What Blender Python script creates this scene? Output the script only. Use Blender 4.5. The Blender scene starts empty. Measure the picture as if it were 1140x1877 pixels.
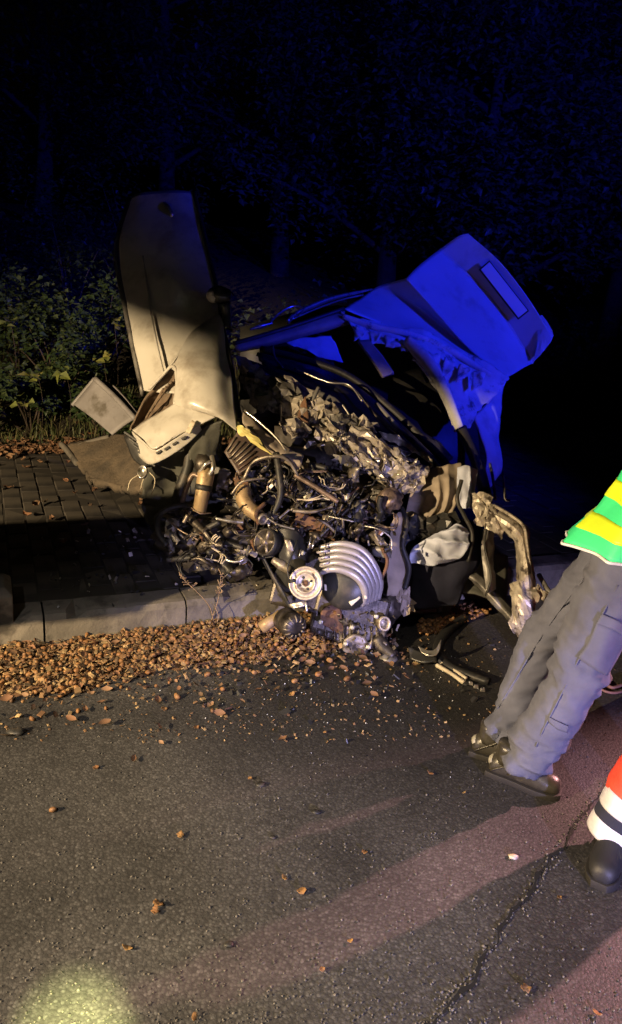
import bpy, bmesh, math, random
from mathutils import Vector, Matrix, noise
import numpy as np
V = Vector
R_ = math.radians
rng = random.Random(7)
sc = bpy.context.scene
col = sc.collection

# ------------------------------------------------------------------ camera
PITCH, ROLL, CAM_H, FPX = R_(18), R_(5), 1.65, 1365.0
CAM = V((0, 0, CAM_H))
FW = V((0, math.cos(PITCH), -math.sin(PITCH)))
R0 = V((1, 0, 0)); U0 = V((0, math.sin(PITCH), math.cos(PITCH)))
RT = R0 * math.cos(ROLL) + U0 * math.sin(ROLL)
UP = U0 * math.cos(ROLL) - R0 * math.sin(ROLL)
cd = bpy.data.cameras.new('camera'); cam = bpy.data.objects.new('camera', cd); col.objects.link(cam)
m3 = Matrix((RT, UP, -FW)).transposed()
cam.matrix_world = Matrix.Translation(CAM) @ m3.to_4x4()
cd.sensor_fit = 'VERTICAL'; cd.sensor_height = 24
cd.angle = 2 * math.atan(938.5 / FPX)
cd.clip_start = 0.05; cd.clip_end = 500
sc.camera = cam


def W(x, y, d):
    """world point at depth d (metres) seen at a photo pixel"""
    return CAM + FW * d + RT * ((x - 570) / FPX * d) + UP * ((938.5 - y) / FPX * d)


def G(x, y, z=0.0):
    v = W(x, y, 1) - CAM
    return CAM + v * ((z - CAM_H) / v.z)


# ------------------------------------------------------------------ world, lamps, exposure
world = bpy.data.worlds.new('World'); sc.world = world; world.use_nodes = True
wn = world.node_tree
sky = wn.nodes.new('ShaderNodeTexSky'); sky.sky_type = 'NISHITA'; sky.sun_disc = False
sky.sun_elevation = R_(-4); sky.sun_rotation = R_(200)
wn.links.new(sky.outputs[0], wn.nodes['Background'].inputs[0])
wn.nodes['Background'].inputs[1].default_value = 0.028
sc.view_settings.view_transform = 'Standard'; sc.view_settings.look = 'None'
sc.view_settings.exposure = 0.0; sc.view_settings.gamma = 1.0


def lamp(name, kind, loc, energy, color, size=0.05, aim=None, cone=60, blend=0.3):
    l = bpy.data.lights.new(name, kind); o = bpy.data.objects.new(name, l); col.objects.link(o)
    o.location = loc; l.energy = energy; l.color = color
    if kind == 'SUN':
        l.angle = size
    else:
        l.shadow_soft_size = size
    if aim is not None:
        o.rotation_euler = (V(aim) - V(loc)).to_track_quat('-Z', 'Y').to_euler()
    if kind == 'SPOT':
        l.spot_size = R_(cone); l.spot_blend = blend
    return o


KEY = V((-3.4, -0.35, 1.75))
lamp('moonlight', 'SUN', (0, 0, 20), 0.003, (0.6, 0.7, 1.0), R_(0.5), (3, 6, 0))
lamp('warm_key_spot', 'SPOT', KEY, 2050, (1.0, 0.73, 0.40), 0.012, (0.3, 3.0, 0.2), 95, 0.35)  # warm low light from the left; the stand around it is added
lamp('street_lamp_light', 'SPOT', (-1.6, -3.2, 5.6), 1500, (1.0, 0.92, 0.82), 0.12, (-0.42, 1.40, 0), 27, 1.0)
lamp('blue_beacon', 'SPOT', (5.2, 1.0, 3.2), 2000, (0.012, 0.022, 1.0), 0.06, (1.15, 5.4, 1.95), 40, 0.8)
lamp('added_tree_spot', 'SPOT', (3.4, -2.2, 3.6), 2800, (0.012, 0.022, 1.0), 0.06, (1.6, 10.0, 5.0), 44, 0.9)  # second blue spot, added to put blue light on the trees
lamp('violet_headlamp', 'SPOT', (2.1, -2.4, 1.05), 1450, (0.50, 0.46, 1.0), 0.05, (0.80, 2.2, -0.25), 31, 0.8)
lamp('side_beacon', 'SPOT', (4.7, 4.3, 2.5), 2000, (1.0, 0.46, 0.46), 0.05, (1.05, 1.50, 0.0), 26, 0.8)
lamp('torch', 'SPOT', (0.05, -0.25, 1.35), 2000, (0.97, 1.0, 0.36), 0.01, (-0.41, 1.14, 0), 9.5, 1.0)

# ------------------------------------------------------------------ materials
MATS = {}


def mat(name, c, rough=0.6, metal=0.0, c2=None, nscale=6.0, ndet=6.0, bump=0.0, bscale=60.0, bdist=0.003,
        island=None, rvar=0.0, coat=0.0, dirt=None, dscale=9.0, dlo=0.52, dhi=0.66, spec=0.5, trans=0.0, alpha=None):
    m = bpy.data.materials.new(name); m.use_nodes = True
    nt = m.node_tree; N = nt.nodes; L = nt.links
    b = N['Principled BSDF']
    b.inputs['Roughness'].default_value = rough; b.inputs['Metallic'].default_value = metal
    b.inputs['Coat Weight'].default_value = coat; b.inputs['Coat Roughness'].default_value = 0.15
    b.inputs['Specular IOR Level'].default_value = spec
    b.inputs['Transmission Weight'].default_value = trans
    tc = N.new('ShaderNodeTexCoord')
    src = None
    def rgb(cc):
        n = N.new('ShaderNodeRGB'); n.outputs[0].default_value = (*cc, 1); return n.outputs[0]
    def mix(fac, a, bb):
        n = N.new('ShaderNodeMix'); n.data_type = 'RGBA'
        L.new(fac, n.inputs[0]); L.new(a, n.inputs[6]); L.new(bb, n.inputs[7]); return n.outputs[2]
    def ns(scale, det=6.0, w=None):
        n = N.new('ShaderNodeTexNoise'); n.inputs['Scale'].default_value = scale; n.inputs['Detail'].default_value = det
        n.inputs['Roughness'].default_value = 0.62
        L.new(tc.outputs['Object'], n.inputs['Vector']); return n.outputs['Fac']
    def ramp(fac, lo, hi):
        n = N.new('ShaderNodeMapRange'); n.inputs[1].default_value = lo; n.inputs[2].default_value = hi
        L.new(fac, n.inputs[0]); return n.outputs[0]
    src = rgb(c)
    if c2 is not None:
        src = mix(ramp(ns(nscale, ndet), 0.35, 0.65), src, rgb(c2))
    if island is not None:
        gi = N.new('ShaderNodeNewGeometry'); oi = N.new('ShaderNodeObjectInfo')
        ad = N.new('ShaderNodeMath'); ad.operation = 'ADD'
        L.new(gi.outputs['Random Per Island'], ad.inputs[0]); L.new(oi.outputs['Random'], ad.inputs[1])
        fr = N.new('ShaderNodeMath'); fr.operation = 'FRACT'; L.new(ad.outputs[0], fr.inputs[0])
        cr = N.new('ShaderNodeValToRGB'); els = cr.color_ramp.elements
        for i, cc in enumerate(island):
            p = i / max(1, len(island) - 1)
            e = els[i] if i < 2 else els.new(p)
            e.position = p; e.color = (*cc, 1)
        L.new(fr.outputs[0], cr.inputs[0])
        src = cr.outputs[0]
        if c2 is not None:
            src = mix(ramp(ns(nscale, ndet), 0.45, 0.7), src, rgb(c2))
    if dirt is not None:
        src = mix(ramp(ns(dscale, 8), dlo, dhi), src, rgb(dirt))
    L.new(src, b.inputs['Base Color'])
    if rvar:
        n = N.new('ShaderNodeMapRange'); n.inputs[3].default_value = max(0.05, rough - rvar); n.inputs[4].default_value = min(1, rough + rvar)
        L.new(ns(nscale * 2.3, 5), n.inputs[0]); L.new(n.outputs[0], b.inputs['Roughness'])
    if bump:
        bn = N.new('ShaderNodeBump'); bn.inputs['Strength'].default_value = bump; bn.inputs['Distance'].default_value = bdist
        L.new(ns(bscale, 5), bn.inputs['Height']); L.new(bn.outputs[0], b.inputs['Normal'])
    MATS[name] = m
    return m


def asphalt_material():
    m = bpy.data.materials.new('asphalt'); m.use_nodes = True
    nt = m.node_tree; N = nt.nodes; L = nt.links; b = N['Principled BSDF']
    tc = N.new('ShaderNodeTexCoord')
    def vor(scale, feat='F1'):
        n = N.new('ShaderNodeTexVoronoi'); n.inputs['Scale'].default_value = scale; n.feature = feat
        n.inputs['Randomness'].default_value = 1.0
        mp = N.new('ShaderNodeVectorMath'); mp.operation = 'ADD'
        ws = N.new('ShaderNodeTexNoise'); ws.inputs['Scale'].default_value = scale * 1.3
        L.new(tc.outputs['Object'], ws.inputs['Vector'])
        sc_ = N.new('ShaderNodeVectorMath'); sc_.operation = 'SCALE'; sc_.inputs['Scale'].default_value = 0.45 / scale
        L.new(ws.outputs['Color'], sc_.inputs[0])
        L.new(tc.outputs['Object'], mp.inputs[0]); L.new(sc_.outputs[0], mp.inputs[1])
        L.new(mp.outputs[0], n.inputs['Vector']); return n
    def noi(scale, det=6):
        n = N.new('ShaderNodeTexNoise'); n.inputs['Scale'].default_value = scale; n.inputs['Detail'].default_value = det
        L.new(tc.outputs['Object'], n.inputs['Vector']); return n.outputs['Fac']
    v1 = vor(115); v2 = vor(260)
    sep = N.new('ShaderNodeSeparateColor'); L.new(v1.outputs['Color'], sep.inputs[0])
    cr = N.new('ShaderNodeValToRGB'); e = cr.color_ramp.elements
    e[0].position = 0.0; e[0].color = (0.052, 0.050, 0.050, 1)
    e[1].position = 1.0; e[1].color = (0.135, 0.130, 0.130, 1)
    x = e.new(0.45); x.color = (0.074, 0.071, 0.071, 1)
    x = e.new(0.88); x.color = (0.098, 0.094, 0.093, 1)
    L.new(sep.outputs[0], cr.inputs[0])
    # binder in the gaps between stones
    gap = N.new('ShaderNodeMapRange'); gap.inputs[1].default_value = 0.35; gap.inputs[2].default_value = 0.75
    L.new(v1.outputs['Distance'], gap.inputs[0])
    mx = N.new('ShaderNodeMix'); mx.data_type = 'RGBA'; mx.inputs[7].default_value = (0.046, 0.044, 0.044, 1)
    L.new(gap.outputs[0], mx.inputs[0]); L.new(cr.outputs[0], mx.inputs[6])
    # worn / oily patches
    pt = N.new('ShaderNodeMapRange'); pt.inputs[1].default_value = 0.42; pt.inputs[2].default_value = 0.66
    pt.inputs[3].default_value = 1.0; pt.inputs[4].default_value = 0.45
    L.new(noi(1.6, 8), pt.inputs[0])
    # spilled oil under the wreck
    sx = N.new('ShaderNodeSeparateXYZ'); L.new(tc.outputs['Object'], sx.inputs[0])
    dx = N.new('ShaderNodeVectorMath'); dx.operation = 'DISTANCE'; dx.inputs[1].default_value = (0.45, 2.75, 0)
    L.new(tc.outputs['Object'], dx.inputs[0])
    an = N.new('ShaderNodeMath'); an.operation = 'MULTIPLY_ADD'; an.inputs[1].default_value = 0.9
    L.new(noi(3.2, 7), an.inputs[0]); L.new(dx.outputs['Value'], an.inputs[2])
    oil = N.new('ShaderNodeMapRange'); oil.inputs[1].default_value = 0.85; oil.inputs[2].default_value = 1.3
    oil.inputs[3].default_value = 0.38; oil.inputs[4].default_value = 1.0
    L.new(an.outputs[0], oil.inputs[0])
    mu = N.new('ShaderNodeMath'); mu.operation = 'MULTIPLY'; L.new(pt.outputs[0], mu.inputs[0]); L.new(oil.outputs[0], mu.inputs[1])
    mm = N.new('ShaderNodeMix'); mm.data_type = 'RGBA'; mm.blend_type = 'MULTIPLY'; mm.inputs[0].default_value = 1
    L.new(mx.outputs[2], mm.inputs[6])
    cc = N.new('ShaderNodeCombineColor')
    for i in range(3): L.new(mu.outputs[0], cc.inputs[i])
    L.new(cc.outputs[0], mm.inputs[7])
    L.new(mm.outputs[2], b.inputs['Base Color'])
    rr = N.new('ShaderNodeMapRange'); rr.inputs[3].default_value = 0.38; rr.inputs[4].default_value = 0.8
    L.new(noi(40, 4), rr.inputs[0]); L.new(rr.outputs[0], b.inputs['Roughness'])
    # relief: stones stand proud of the binder
    iv = N.new('ShaderNodeMath'); iv.operation = 'MULTIPLY'; iv.inputs[1].default_value = -1.0
    L.new(v1.outputs['Distance'], iv.inputs[0])
    i2 = N.new('ShaderNodeMath'); i2.operation = 'MULTIPLY_ADD'; i2.inputs[1].default_value = -0.4
    L.new(v2.outputs['Distance'], i2.inputs[0]); L.new(iv.outputs[0], i2.inputs[2])
    i3 = N.new('ShaderNodeMath'); i3.operation = 'MULTIPLY_ADD'; i3.inputs[1].default_value = 0.7
    L.new(sep.outputs[1], i3.inputs[0]); L.new(i2.outputs[0], i3.inputs[2])
    bn = N.new('ShaderNodeBump'); bn.inputs['Strength'].default_value = 0.45; bn.inputs['Distance'].default_value = 0.0025
    L.new(i3.outputs[0], bn.inputs['Height']); L.new(bn.outputs[0], b.inputs['Normal'])
    MATS['asphalt'] = m


asphalt_material()
mat('kerb_concrete', (0.20, 0.18, 0.155), 0.85, c2=(0.11, 0.10, 0.09), nscale=4, bump=0.7, bscale=90, dirt=(0.05, 0.045, 0.04), dscale=5, dlo=0.5, dhi=0.62)
mat('paver_concrete', (0.085, 0.074, 0.062), 0.85, c2=(0.05, 0.045, 0.04), nscale=3, bump=0.6, bscale=110, dirt=(0.025, 0.022, 0.02), dscale=2.2, dlo=0.45, dhi=0.6)
mat('bedding_sand', (0.03, 0.026, 0.022), 0.95, bump=0.6, bscale=70)
mat('soil', (0.045, 0.035, 0.025), 0.95, c2=(0.02, 0.017, 0.012), nscale=5, bump=1.0, bscale=25, bdist=0.03)
mat('white_paint', (0.52, 0.50, 0.455), 0.36, c2=(0.45, 0.42, 0.37), nscale=3, coat=0.3, dirt=(0.20, 0.165, 0.13), dscale=6, dlo=0.50, dhi=0.8, bump=0.08, bscale=14, bdist=0.01)
mat('blue_lit_paint', (0.60, 0.60, 0.60), 0.38, c2=(0.5, 0.5, 0.5), nscale=2, coat=0.25, dirt=(0.3, 0.28, 0.26), dscale=5, dlo=0.55, dhi=0.8)
mat('torn_metal', (0.58, 0.53, 0.45), 0.42, 0.35, c2=(0.30, 0.26, 0.21), nscale=14, bump=0.35, bscale=40, bdist=0.006, dirt=(0.07, 0.055, 0.045), dscale=16, dlo=0.52, dhi=0.62, rvar=0.15)
mat('grey_sheet', (0.24, 0.23, 0.215), 0.48, 0.35, c2=(0.14, 0.13, 0.12), nscale=8, bump=0.3, bscale=40, dirt=(0.03, 0.028, 0.025), dscale=8)
mat('seat_grey', (0.10, 0.10, 0.085), 0.8, c2=(0.06, 0.06, 0.05), nscale=10, bump=0.4, bscale=120)
mat('dark_sheet', (0.035, 0.033, 0.032), 0.5, 0.2, c2=(0.02, 0.02, 0.02), nscale=8, bump=0.3, bscale=30)
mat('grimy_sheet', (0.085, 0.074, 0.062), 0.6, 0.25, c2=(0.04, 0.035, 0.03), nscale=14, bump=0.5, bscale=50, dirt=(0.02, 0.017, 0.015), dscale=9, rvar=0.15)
mat('black_rubber', (0.018, 0.018, 0.018), 0.55, bump=0.2, bscale=80, dirt=(0.06, 0.05, 0.04), dscale=18)
mat('black_plastic', (0.022, 0.022, 0.022), 0.38, c2=(0.03, 0.03, 0.03), bump=0.15, bscale=150, dirt=(0.07, 0.06, 0.05), dscale=14, dlo=0.55, dhi=0.75)
mat('oily_metal', (0.10, 0.085, 0.07), 0.42, 0.6, c2=(0.035, 0.03, 0.026), nscale=18, bump=0.5, bscale=60, dirt=(0.02, 0.017, 0.014), dscale=12, rvar=0.18)
mat('cast_aluminium', (0.36, 0.32, 0.27), 0.45, 0.55, c2=(0.16, 0.13, 0.10), nscale=16, bump=0.5, bscale=70, dirt=(0.04, 0.033, 0.027), dscale=13, dlo=0.48, dhi=0.6, rvar=0.15)
mat('rust', (0.20, 0.10, 0.05), 0.8, 0.1, c2=(0.09, 0.05, 0.03), nscale=20, bump=0.6, bscale=60, dirt=(0.03, 0.022, 0.018), dscale=15)
mat('bright_metal', (0.70, 0.67, 0.62), 0.28, 0.85, c2=(0.5, 0.46, 0.4), nscale=12, bump=0.15, bscale=50, dirt=(0.12, 0.09, 0.07), dscale=20, dlo=0.56, dhi=0.68)
mat('pale_runner', (0.55, 0.52, 0.53), 0.36, 0.4, c2=(0.42, 0.39, 0.39), nscale=9, bump=0.2, bscale=60, dirt=(0.2, 0.16, 0.14), dscale=16, dlo=0.58, dhi=0.72)
mat('pulley_steel', (0.60, 0.54, 0.45), 0.4, 0.45, c2=(0.42, 0.35, 0.27), nscale=30, bump=0.25, bscale=90, dirt=(0.15, 0.10, 0.07), dscale=34, dlo=0.56, dhi=0.66)
mat('canister_tan', (0.46, 0.33, 0.18), 0.5, 0.3, c2=(0.28, 0.20, 0.11), nscale=12, bump=0.3, bscale=70, dirt=(0.10, 0.07, 0.04), dscale=22, dlo=0.55, dhi=0.7)
mat('copper_pipe', (0.30, 0.215, 0.165), 0.45, 0.5, c2=(0.12, 0.09, 0.07), nscale=22, dirt=(0.04, 0.03, 0.025), dscale=16)
mat('ribbed_brown', (0.085, 0.055, 0.045), 0.5, c2=(0.055, 0.038, 0.03), nscale=9, bump=0.2, bscale=90)
mat('liner_felt', (0.21, 0.15, 0.105), 0.95, c2=(0.12, 0.09, 0.065), nscale=16, bump=0.8, bscale=90)
mat('bag_cloth', (0.56, 0.60, 0.74), 0.85, c2=(0.46, 0.49, 0.60), nscale=5, bump=0.3, bscale=200)  # bluish beacon light put into the cloth colour
mat('beige_trim', (0.36, 0.30, 0.24), 0.75, c2=(0.24, 0.20, 0.16), nscale=8, bump=0.3, bscale=120)
mat('headliner', (0.62, 0.61, 0.60), 0.85, c2=(0.42, 0.41, 0.40), nscale=7, bump=0.5, bscale=50, dirt=(0.12, 0.12, 0.12), dscale=11, dlo=0.55, dhi=0.68)
mat('glass_dark', (0.02, 0.022, 0.025), 0.12, bump=0.3, bscale=8, bdist=0.01)
mat('ivory_plastic', (0.60, 0.53, 0.40), 0.45, c2=(0.45, 0.38, 0.28), nscale=20, dirt=(0.12, 0.09, 0.06), dscale=25, dlo=0.58, dhi=0.7)
mat('yellow_clip', (0.62, 0.55, 0.20), 0.45, c2=(0.5, 0.42, 0.15), nscale=20)
mat('sticker', (0.72, 0.68, 0.58), 0.6, c2=(0.6, 0.55, 0.45), nscale=40)
mat('plate_pale', (0.75, 0.78, 0.80), 0.4)
mat('nut_shell', (0.3, 0.2, 0.1), 0.6, island=[(0.07, 0.035, 0.016), (0.30, 0.145, 0.05), (0.20, 0.09, 0.03), (0.40, 0.22, 0.085), (0.12, 0.055, 0.022), (0.26, 0.13, 0.05)], c2=(0.06, 0.03, 0.015), nscale=55, bump=0.5, bscale=120)
mat('husk', (0.3, 0.2, 0.1), 0.8, island=[(0.05, 0.03, 0.018), (0.26, 0.16, 0.07), (0.12, 0.06, 0.03), (0.42, 0.29, 0.14), (0.03, 0.022, 0.015), (0.20, 0.11, 0.05)], bump=0.4, bscale=120)
mat('gravel', (0.2, 0.2, 0.2), 0.75, island=[(0.04, 0.038, 0.035), (0.12, 0.11, 0.10), (0.06, 0.055, 0.05), (0.17, 0.155, 0.135), (0.08, 0.075, 0.065)])
mat('dry_leaf', (0.3, 0.2, 0.1), 0.75, island=[(0.34, 0.18, 0.06), (0.45, 0.28, 0.10), (0.22, 0.10, 0.04), (0.40, 0.22, 0.10)], c2=(0.16, 0.08, 0.03), nscale=60, bump=0.4, bscale=90)
mat('leaf_litter', (0.3, 0.2, 0.1), 0.8, island=[(0.08, 0.045, 0.025), (0.26, 0.13, 0.07), (0.05, 0.035, 0.02), (0.32, 0.19, 0.11), (0.13, 0.065, 0.035)])
mat('leaf_green', (0.06, 0.09, 0.03), 0.5, island=[(0.022, 0.045, 0.016), (0.05, 0.085, 0.028), (0.035, 0.06, 0.022), (0.085, 0.11, 0.035), (0.028, 0.05, 0.02)], c2=(0.02, 0.032, 0.012), nscale=20)
mat('leaf_yellow', (0.2, 0.2, 0.05), 0.5, island=[(0.22, 0.24, 0.05), (0.16, 0.20, 0.05), (0.28, 0.26, 0.07)], c2=(0.12, 0.14, 0.03), nscale=30)
mat('grass_blade', (0.06, 0.09, 0.03), 0.6, island=[(0.03, 0.05, 0.015), (0.09, 0.11, 0.035), (0.14, 0.12, 0.06), (0.05, 0.08, 0.02)])
mat('tree_leaf', (0.05, 0.07, 0.03), 0.5, island=[(0.04, 0.06, 0.03), (0.09, 0.12, 0.06), (0.06, 0.085, 0.04), (0.12, 0.14, 0.07)])
mat('bark', (0.08, 0.06, 0.045), 0.9, c2=(0.04, 0.03, 0.022), nscale=12, bump=1.0, bscale=25, bdist=0.02)
mat('dry_stem', (0.34, 0.24, 0.15), 0.8, c2=(0.22, 0.15, 0.09), nscale=30)
mat('crack_tar', (0.006, 0.006, 0.006), 0.95)
mat('work_trousers', (0.115, 0.122, 0.175), 0.95, c2=(0.085, 0.09, 0.13), nscale=9, bump=0.5, bscale=420, bdist=0.0015, dirt=(0.14, 0.142, 0.18), dscale=7, dlo=0.55, dhi=0.8)
mat('pocket_cloth', (0.12, 0.127, 0.18), 0.95, c2=(0.09, 0.095, 0.135), nscale=9, bump=0.5, bscale=420, bdist=0.0015)
mat('vest_green', (0.06, 0.82, 0.34), 0.55, c2=(0.05, 0.74, 0.28), nscale=6, bump=0.3, bscale=350, bdist=0.0015)
mat('vest_yellow', (0.72, 0.90, 0.03), 0.45, c2=(0.62, 0.82, 0.03), nscale=9, bump=0.25, bscale=250, bdist=0.0015)
mat('white_binding', (0.72, 0.74, 0.80), 0.6)
mat('navy_cloth', (0.014, 0.016, 0.035), 0.85, c2=(0.02, 0.022, 0.045), nscale=12, bump=0.3, bscale=300)
mat('shoe_leather', (0.05, 0.045, 0.035), 0.34, c2=(0.03, 0.027, 0.022), nscale=25, bump=0.3, bscale=90, dirt=(0.13, 0.115, 0.085), dscale=14, dlo=0.55, dhi=0.75)
mat('heel_patch', (0.42, 0.40, 0.34), 0.35, c2=(0.25, 0.24, 0.2), nscale=30)
mat('sole_rubber', (0.02, 0.018, 0.016), 0.7, bump=0.4, bscale=80)
mat('boot_leather', (0.016, 0.016, 0.018), 0.55, c2=(0.022, 0.022, 0.025), nscale=20, bump=0.25, bscale=80)
mat('red_cloth', (0.72, 0.07, 0.035), 0.7, c2=(0.62, 0.05, 0.03), nscale=12, bump=0.3, bscale=300)
mat('reflective_band', (0.74, 0.73, 0.80), 0.4, 0.1, c2=(0.62, 0.61, 0.70), nscale=30, bump=0.15, bscale=300)
mat('skin', (0.42, 0.25, 0.18), 0.5, c2=(0.36, 0.2, 0.14), nscale=15)
mat('hair', (0.02, 0.015, 0.012), 0.5, bump=0.8, bscale=120)
mat('slab_concrete', (0.15, 0.115, 0.08), 0.9, c2=(0.08, 0.065, 0.05), nscale=9, bump=0.9, bscale=60, bdist=0.01)
mat('cabinet_grey', (0.23, 0.22, 0.23), 0.6, c2=(0.17, 0.16, 0.165), nscale=5, bump=0.15, bscale=60, dirt=(0.09, 0.08, 0.07), dscale=8)
mat('cable_red', (0.16, 0.08, 0.075), 0.6)
mat('lamp_housing', (0.004, 0.004, 0.004), 0.95, spec=0.0)


# ------------------------------------------------------------------ object helpers
def tag(o, label, cat, group=None, kind=None):
    if label: o['label'] = label
    if cat: o['category'] = cat
    if group: o['group'] = group
    if kind: o['kind'] = kind
    return o


def struct(o):
    o['kind'] = 'structure'; return o


def empty(name, loc, label, cat, group=None):
    o = bpy.data.objects.new(name, None); col.objects.link(o); o.location = loc; o.empty_display_size = 0.1
    return tag(o, label, cat, group)


def mkmesh(name, vs, fs, m, smooth=True):
    me = bpy.data.meshes.new(name); me.from_pydata([tuple(v) for v in vs], [], fs); me.update()
    if isinstance(m, (list, tuple)):
        for k in m: me.materials.append(MATS[k])
    elif m: me.materials.append(MATS[m])
    if smooth: me.polygons.foreach_set('use_smooth', [True] * len(me.polygons))
    return me


def top_of(o):
    w = Matrix.Identity(4); chain = []
    while o is not None:
        chain.append(o); o = o.parent
    for c in reversed(chain): w = w @ c.matrix_parent_inverse @ c.matrix_basis
    return w


def obj(name, vf, m, parent=None, smooth=True, thick=0.0, bevel=0.0, subs=0):
    """one mesh object whose vertices are given in world space"""
    if m == 'torn_metal': smooth = False
    vs, fs = vf
    o = bpy.data.objects.new(name, mkmesh(name, vs, fs, m, smooth)); col.objects.link(o)
    if parent is not None:
        o.parent = parent; o.matrix_parent_inverse = top_of(parent).inverted()
    if subs:
        md = o.modifiers.new('sub', 'SUBSURF'); md.levels = subs; md.render_levels = subs
    if thick:
        md = o.modifiers.new('solid', 'SOLIDIFY'); md.thickness = thick; md.offset = 0
    if bevel:
        md = o.modifiers.new('bevel', 'BEVEL'); md.width = bevel; md.segments = 2; md.limit_method = 'ANGLE'
    return o


def join(*parts):
    vs, fs = [], []
    for a, b in parts:
        k = len(vs); vs += list(a); fs += [tuple(i + k for i in f) for f in b]
    return vs, fs


def crom(pts, n):
    """Catmull-Rom through pts, n samples"""
    k = len(pts)
    if k == 1: return [pts[0]] * n
    out = []
    for i in range(n):
        t = i / (n - 1) * (k - 1); j = min(int(t), k - 2); u = t - j
        p1, p2 = pts[j], pts[j + 1]
        p0 = pts[j - 1] if j > 0 else p1 + (p1 - p2)
        p3 = pts[j + 2] if j + 2 < k else p2 + (p2 - p1)
        out.append(0.5 * ((2 * p1) + (p2 - p0) * u + (2 * p0 - 5 * p1 + 4 * p2 - p3) * u * u + (3 * p1 - p0 - 3 * p2 + p3) * u ** 3))
    return out


def nz(p, f, s=0.0):
    return noise.noise(V((p[0] * f + s, p[1] * f - s * 1.7, p[2] * f + s * 0.6)))


def ridge(p, f, s=0.0):
    return 1 - abs(nz(p, f, s)) * 2


def tri(x):
    return abs((x % 2.0) - 1.0) * 2 - 1


def creases(p, f, seed):
    """sum of sharp fold lines in random directions"""
    rr = random.Random(int(seed * 13) + 5); d = 0.0
    for k in range(5):
        v = V((rr.uniform(-1, 1), rr.uniform(-1, 1), rr.uniform(-1, 1))).normalized()
        ff = f * rr.uniform(.5, 1.5)
        d += tri(p.dot(v) * ff + rr.uniform(0, 9) + 0.5 * nz(p, 3.0, seed + k)) / (1 + .5 * k)
    return d * .45


def sheet(rows, nu=24, nv=24, crumple=0.0, freq=8.0, seed=0.0, jag=0.0, fold=0.0):
    """smooth patch through rows of world points, buckled by noise; jag tears its rim"""
    rr = [crom(r, nu) for r in rows]
    grid = [crom([rr[j][i] for j in range(len(rr))], nv) for i in range(nu)]
    vs = []
    for j in range(nv):
        for i in range(nu):
            p = grid[i][j]
            a = grid[min(i + 1, nu - 1)][j] - grid[max(i - 1, 0)][j]
            b = grid[i][min(j + 1, nv - 1)] - grid[i][max(j - 1, 0)]
            n = a.cross(b)
            n = n.normalized() if n.length > 1e-9 else V((0, 0, 1))
            d = 0
            if crumple:
                d += crumple * (nz(p, freq, seed) + 0.5 * nz(p, freq * 2.3, seed + 9))
            if fold:
                d += fold * creases(p, freq * 0.9, seed)
            q = p + n * d
            if jag and (i in (0, nu - 1) or j in (0, nv - 1)):
                q = q + V((nz(p, 40, seed), nz(p, 40, seed + 5), nz(p, 40, seed + 11))) * jag
            vs.append(q)
    fs = [(j * nu + i, j * nu + i + 1, (j + 1) * nu + i + 1, (j + 1) * nu + i) for j in range(nv - 1) for i in range(nu - 1)]
    return vs, fs


def facet(rows, nu=12, nv=6, jit=0.015, seed=0):
    """crushed sheet: few points, hard creases"""
    rr = random.Random(int(seed) + 77); v, f = sheet(rows, nu, nv)
    v = [p + V((rr.gauss(0, 1), rr.gauss(0, 1), rr.gauss(0, 1))) * jit for p in v]
    out = []
    for a, b, c, d in f:
        out += [(a, b, c), (a, c, d)] if rr.random() < .5 else [(a, b, d), (b, c, d)]
    return v, out


def cloth(rows, nu, nv, amp, k, seed, along=1):
    """hanging cloth with soft pleats"""
    v, f = sheet(rows, nu, nv); out = []
    for j in range(nv):
        for i in range(nu):
            p = v[j * nu + i]; u, w = (i / (nu - 1), j / (nv - 1)) if along else (j / (nv - 1), i / (nu - 1))
            ph = u * k + 1.2 * nz(p, 6, seed) + .5 * w
            sgn = 1 - 2 * abs(math.sin(math.pi * ph)) ** 0.7
            out.append(p - FW * (amp * sgn * (.35 + .65 * w) + .012 * nz(p, 18, seed + 3)) + UP * (.008 * nz(p, 22, seed + 6)))
    return out, f


def wrows(rows):
    return [[W(*p) for p in r] for r in rows]


def frames(path):
    ts = []
    for i in range(len(path)):
        t = path[min(i + 1, len(path) - 1)] - path[max(i - 1, 0)]
        ts.append(t.normalized() if t.length > 1e-9 else V((0, 0, 1)))
    up = V((0, 0, 1)) if abs(ts[0].z) < 0.9 else V((0, 1, 0))
    n = (up - ts[0] * up.dot(ts[0])).normalized()
    out = []
    for t in ts:
        n = n - t * n.dot(t)
        n = n.normalized() if n.length > 1e-6 else V((1, 0, 0))
        out.append((t, n, t.cross(n)))
    return out


def tube(pts, rad, seg=10, n=None, cap=True, flat=1.0, rib=None):
    """pts: world points; rad: number or list sampled along"""
    if n is None: n = max(6, 6 * (len(pts) - 1)) if len(pts) > 2 else 2
    path = crom(pts, n); fr = frames(path)
    if not hasattr(rad, '__len__'): rad = [rad, rad]
    vs, fs = [], []
    for i, (p, (t, a, b)) in enumerate(zip(path, fr)):
        u = i / (n - 1) * (len(rad) - 1); k = min(int(u), len(rad) - 2); r = rad[k] + (rad[k + 1] - rad[k]) * (u - k)
        if rib: r *= 1 + rib * (1 if i % 2 else -1)
        for s in range(seg):
            an = 2 * math.pi * s / seg
            vs.append(p + a * (math.cos(an) * r) + b * (math.sin(an) * r * flat))
    for i in range(n - 1):
        for s in range(seg):
            fs.append((i * seg + s, i * seg + (s + 1) % seg, (i + 1) * seg + (s + 1) % seg, (i + 1) * seg + s))
    if cap:
        fs.append(tuple(reversed(range(seg)))); fs.append(tuple((n - 1) * seg + s for s in range(seg)))
    return vs, fs


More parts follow.
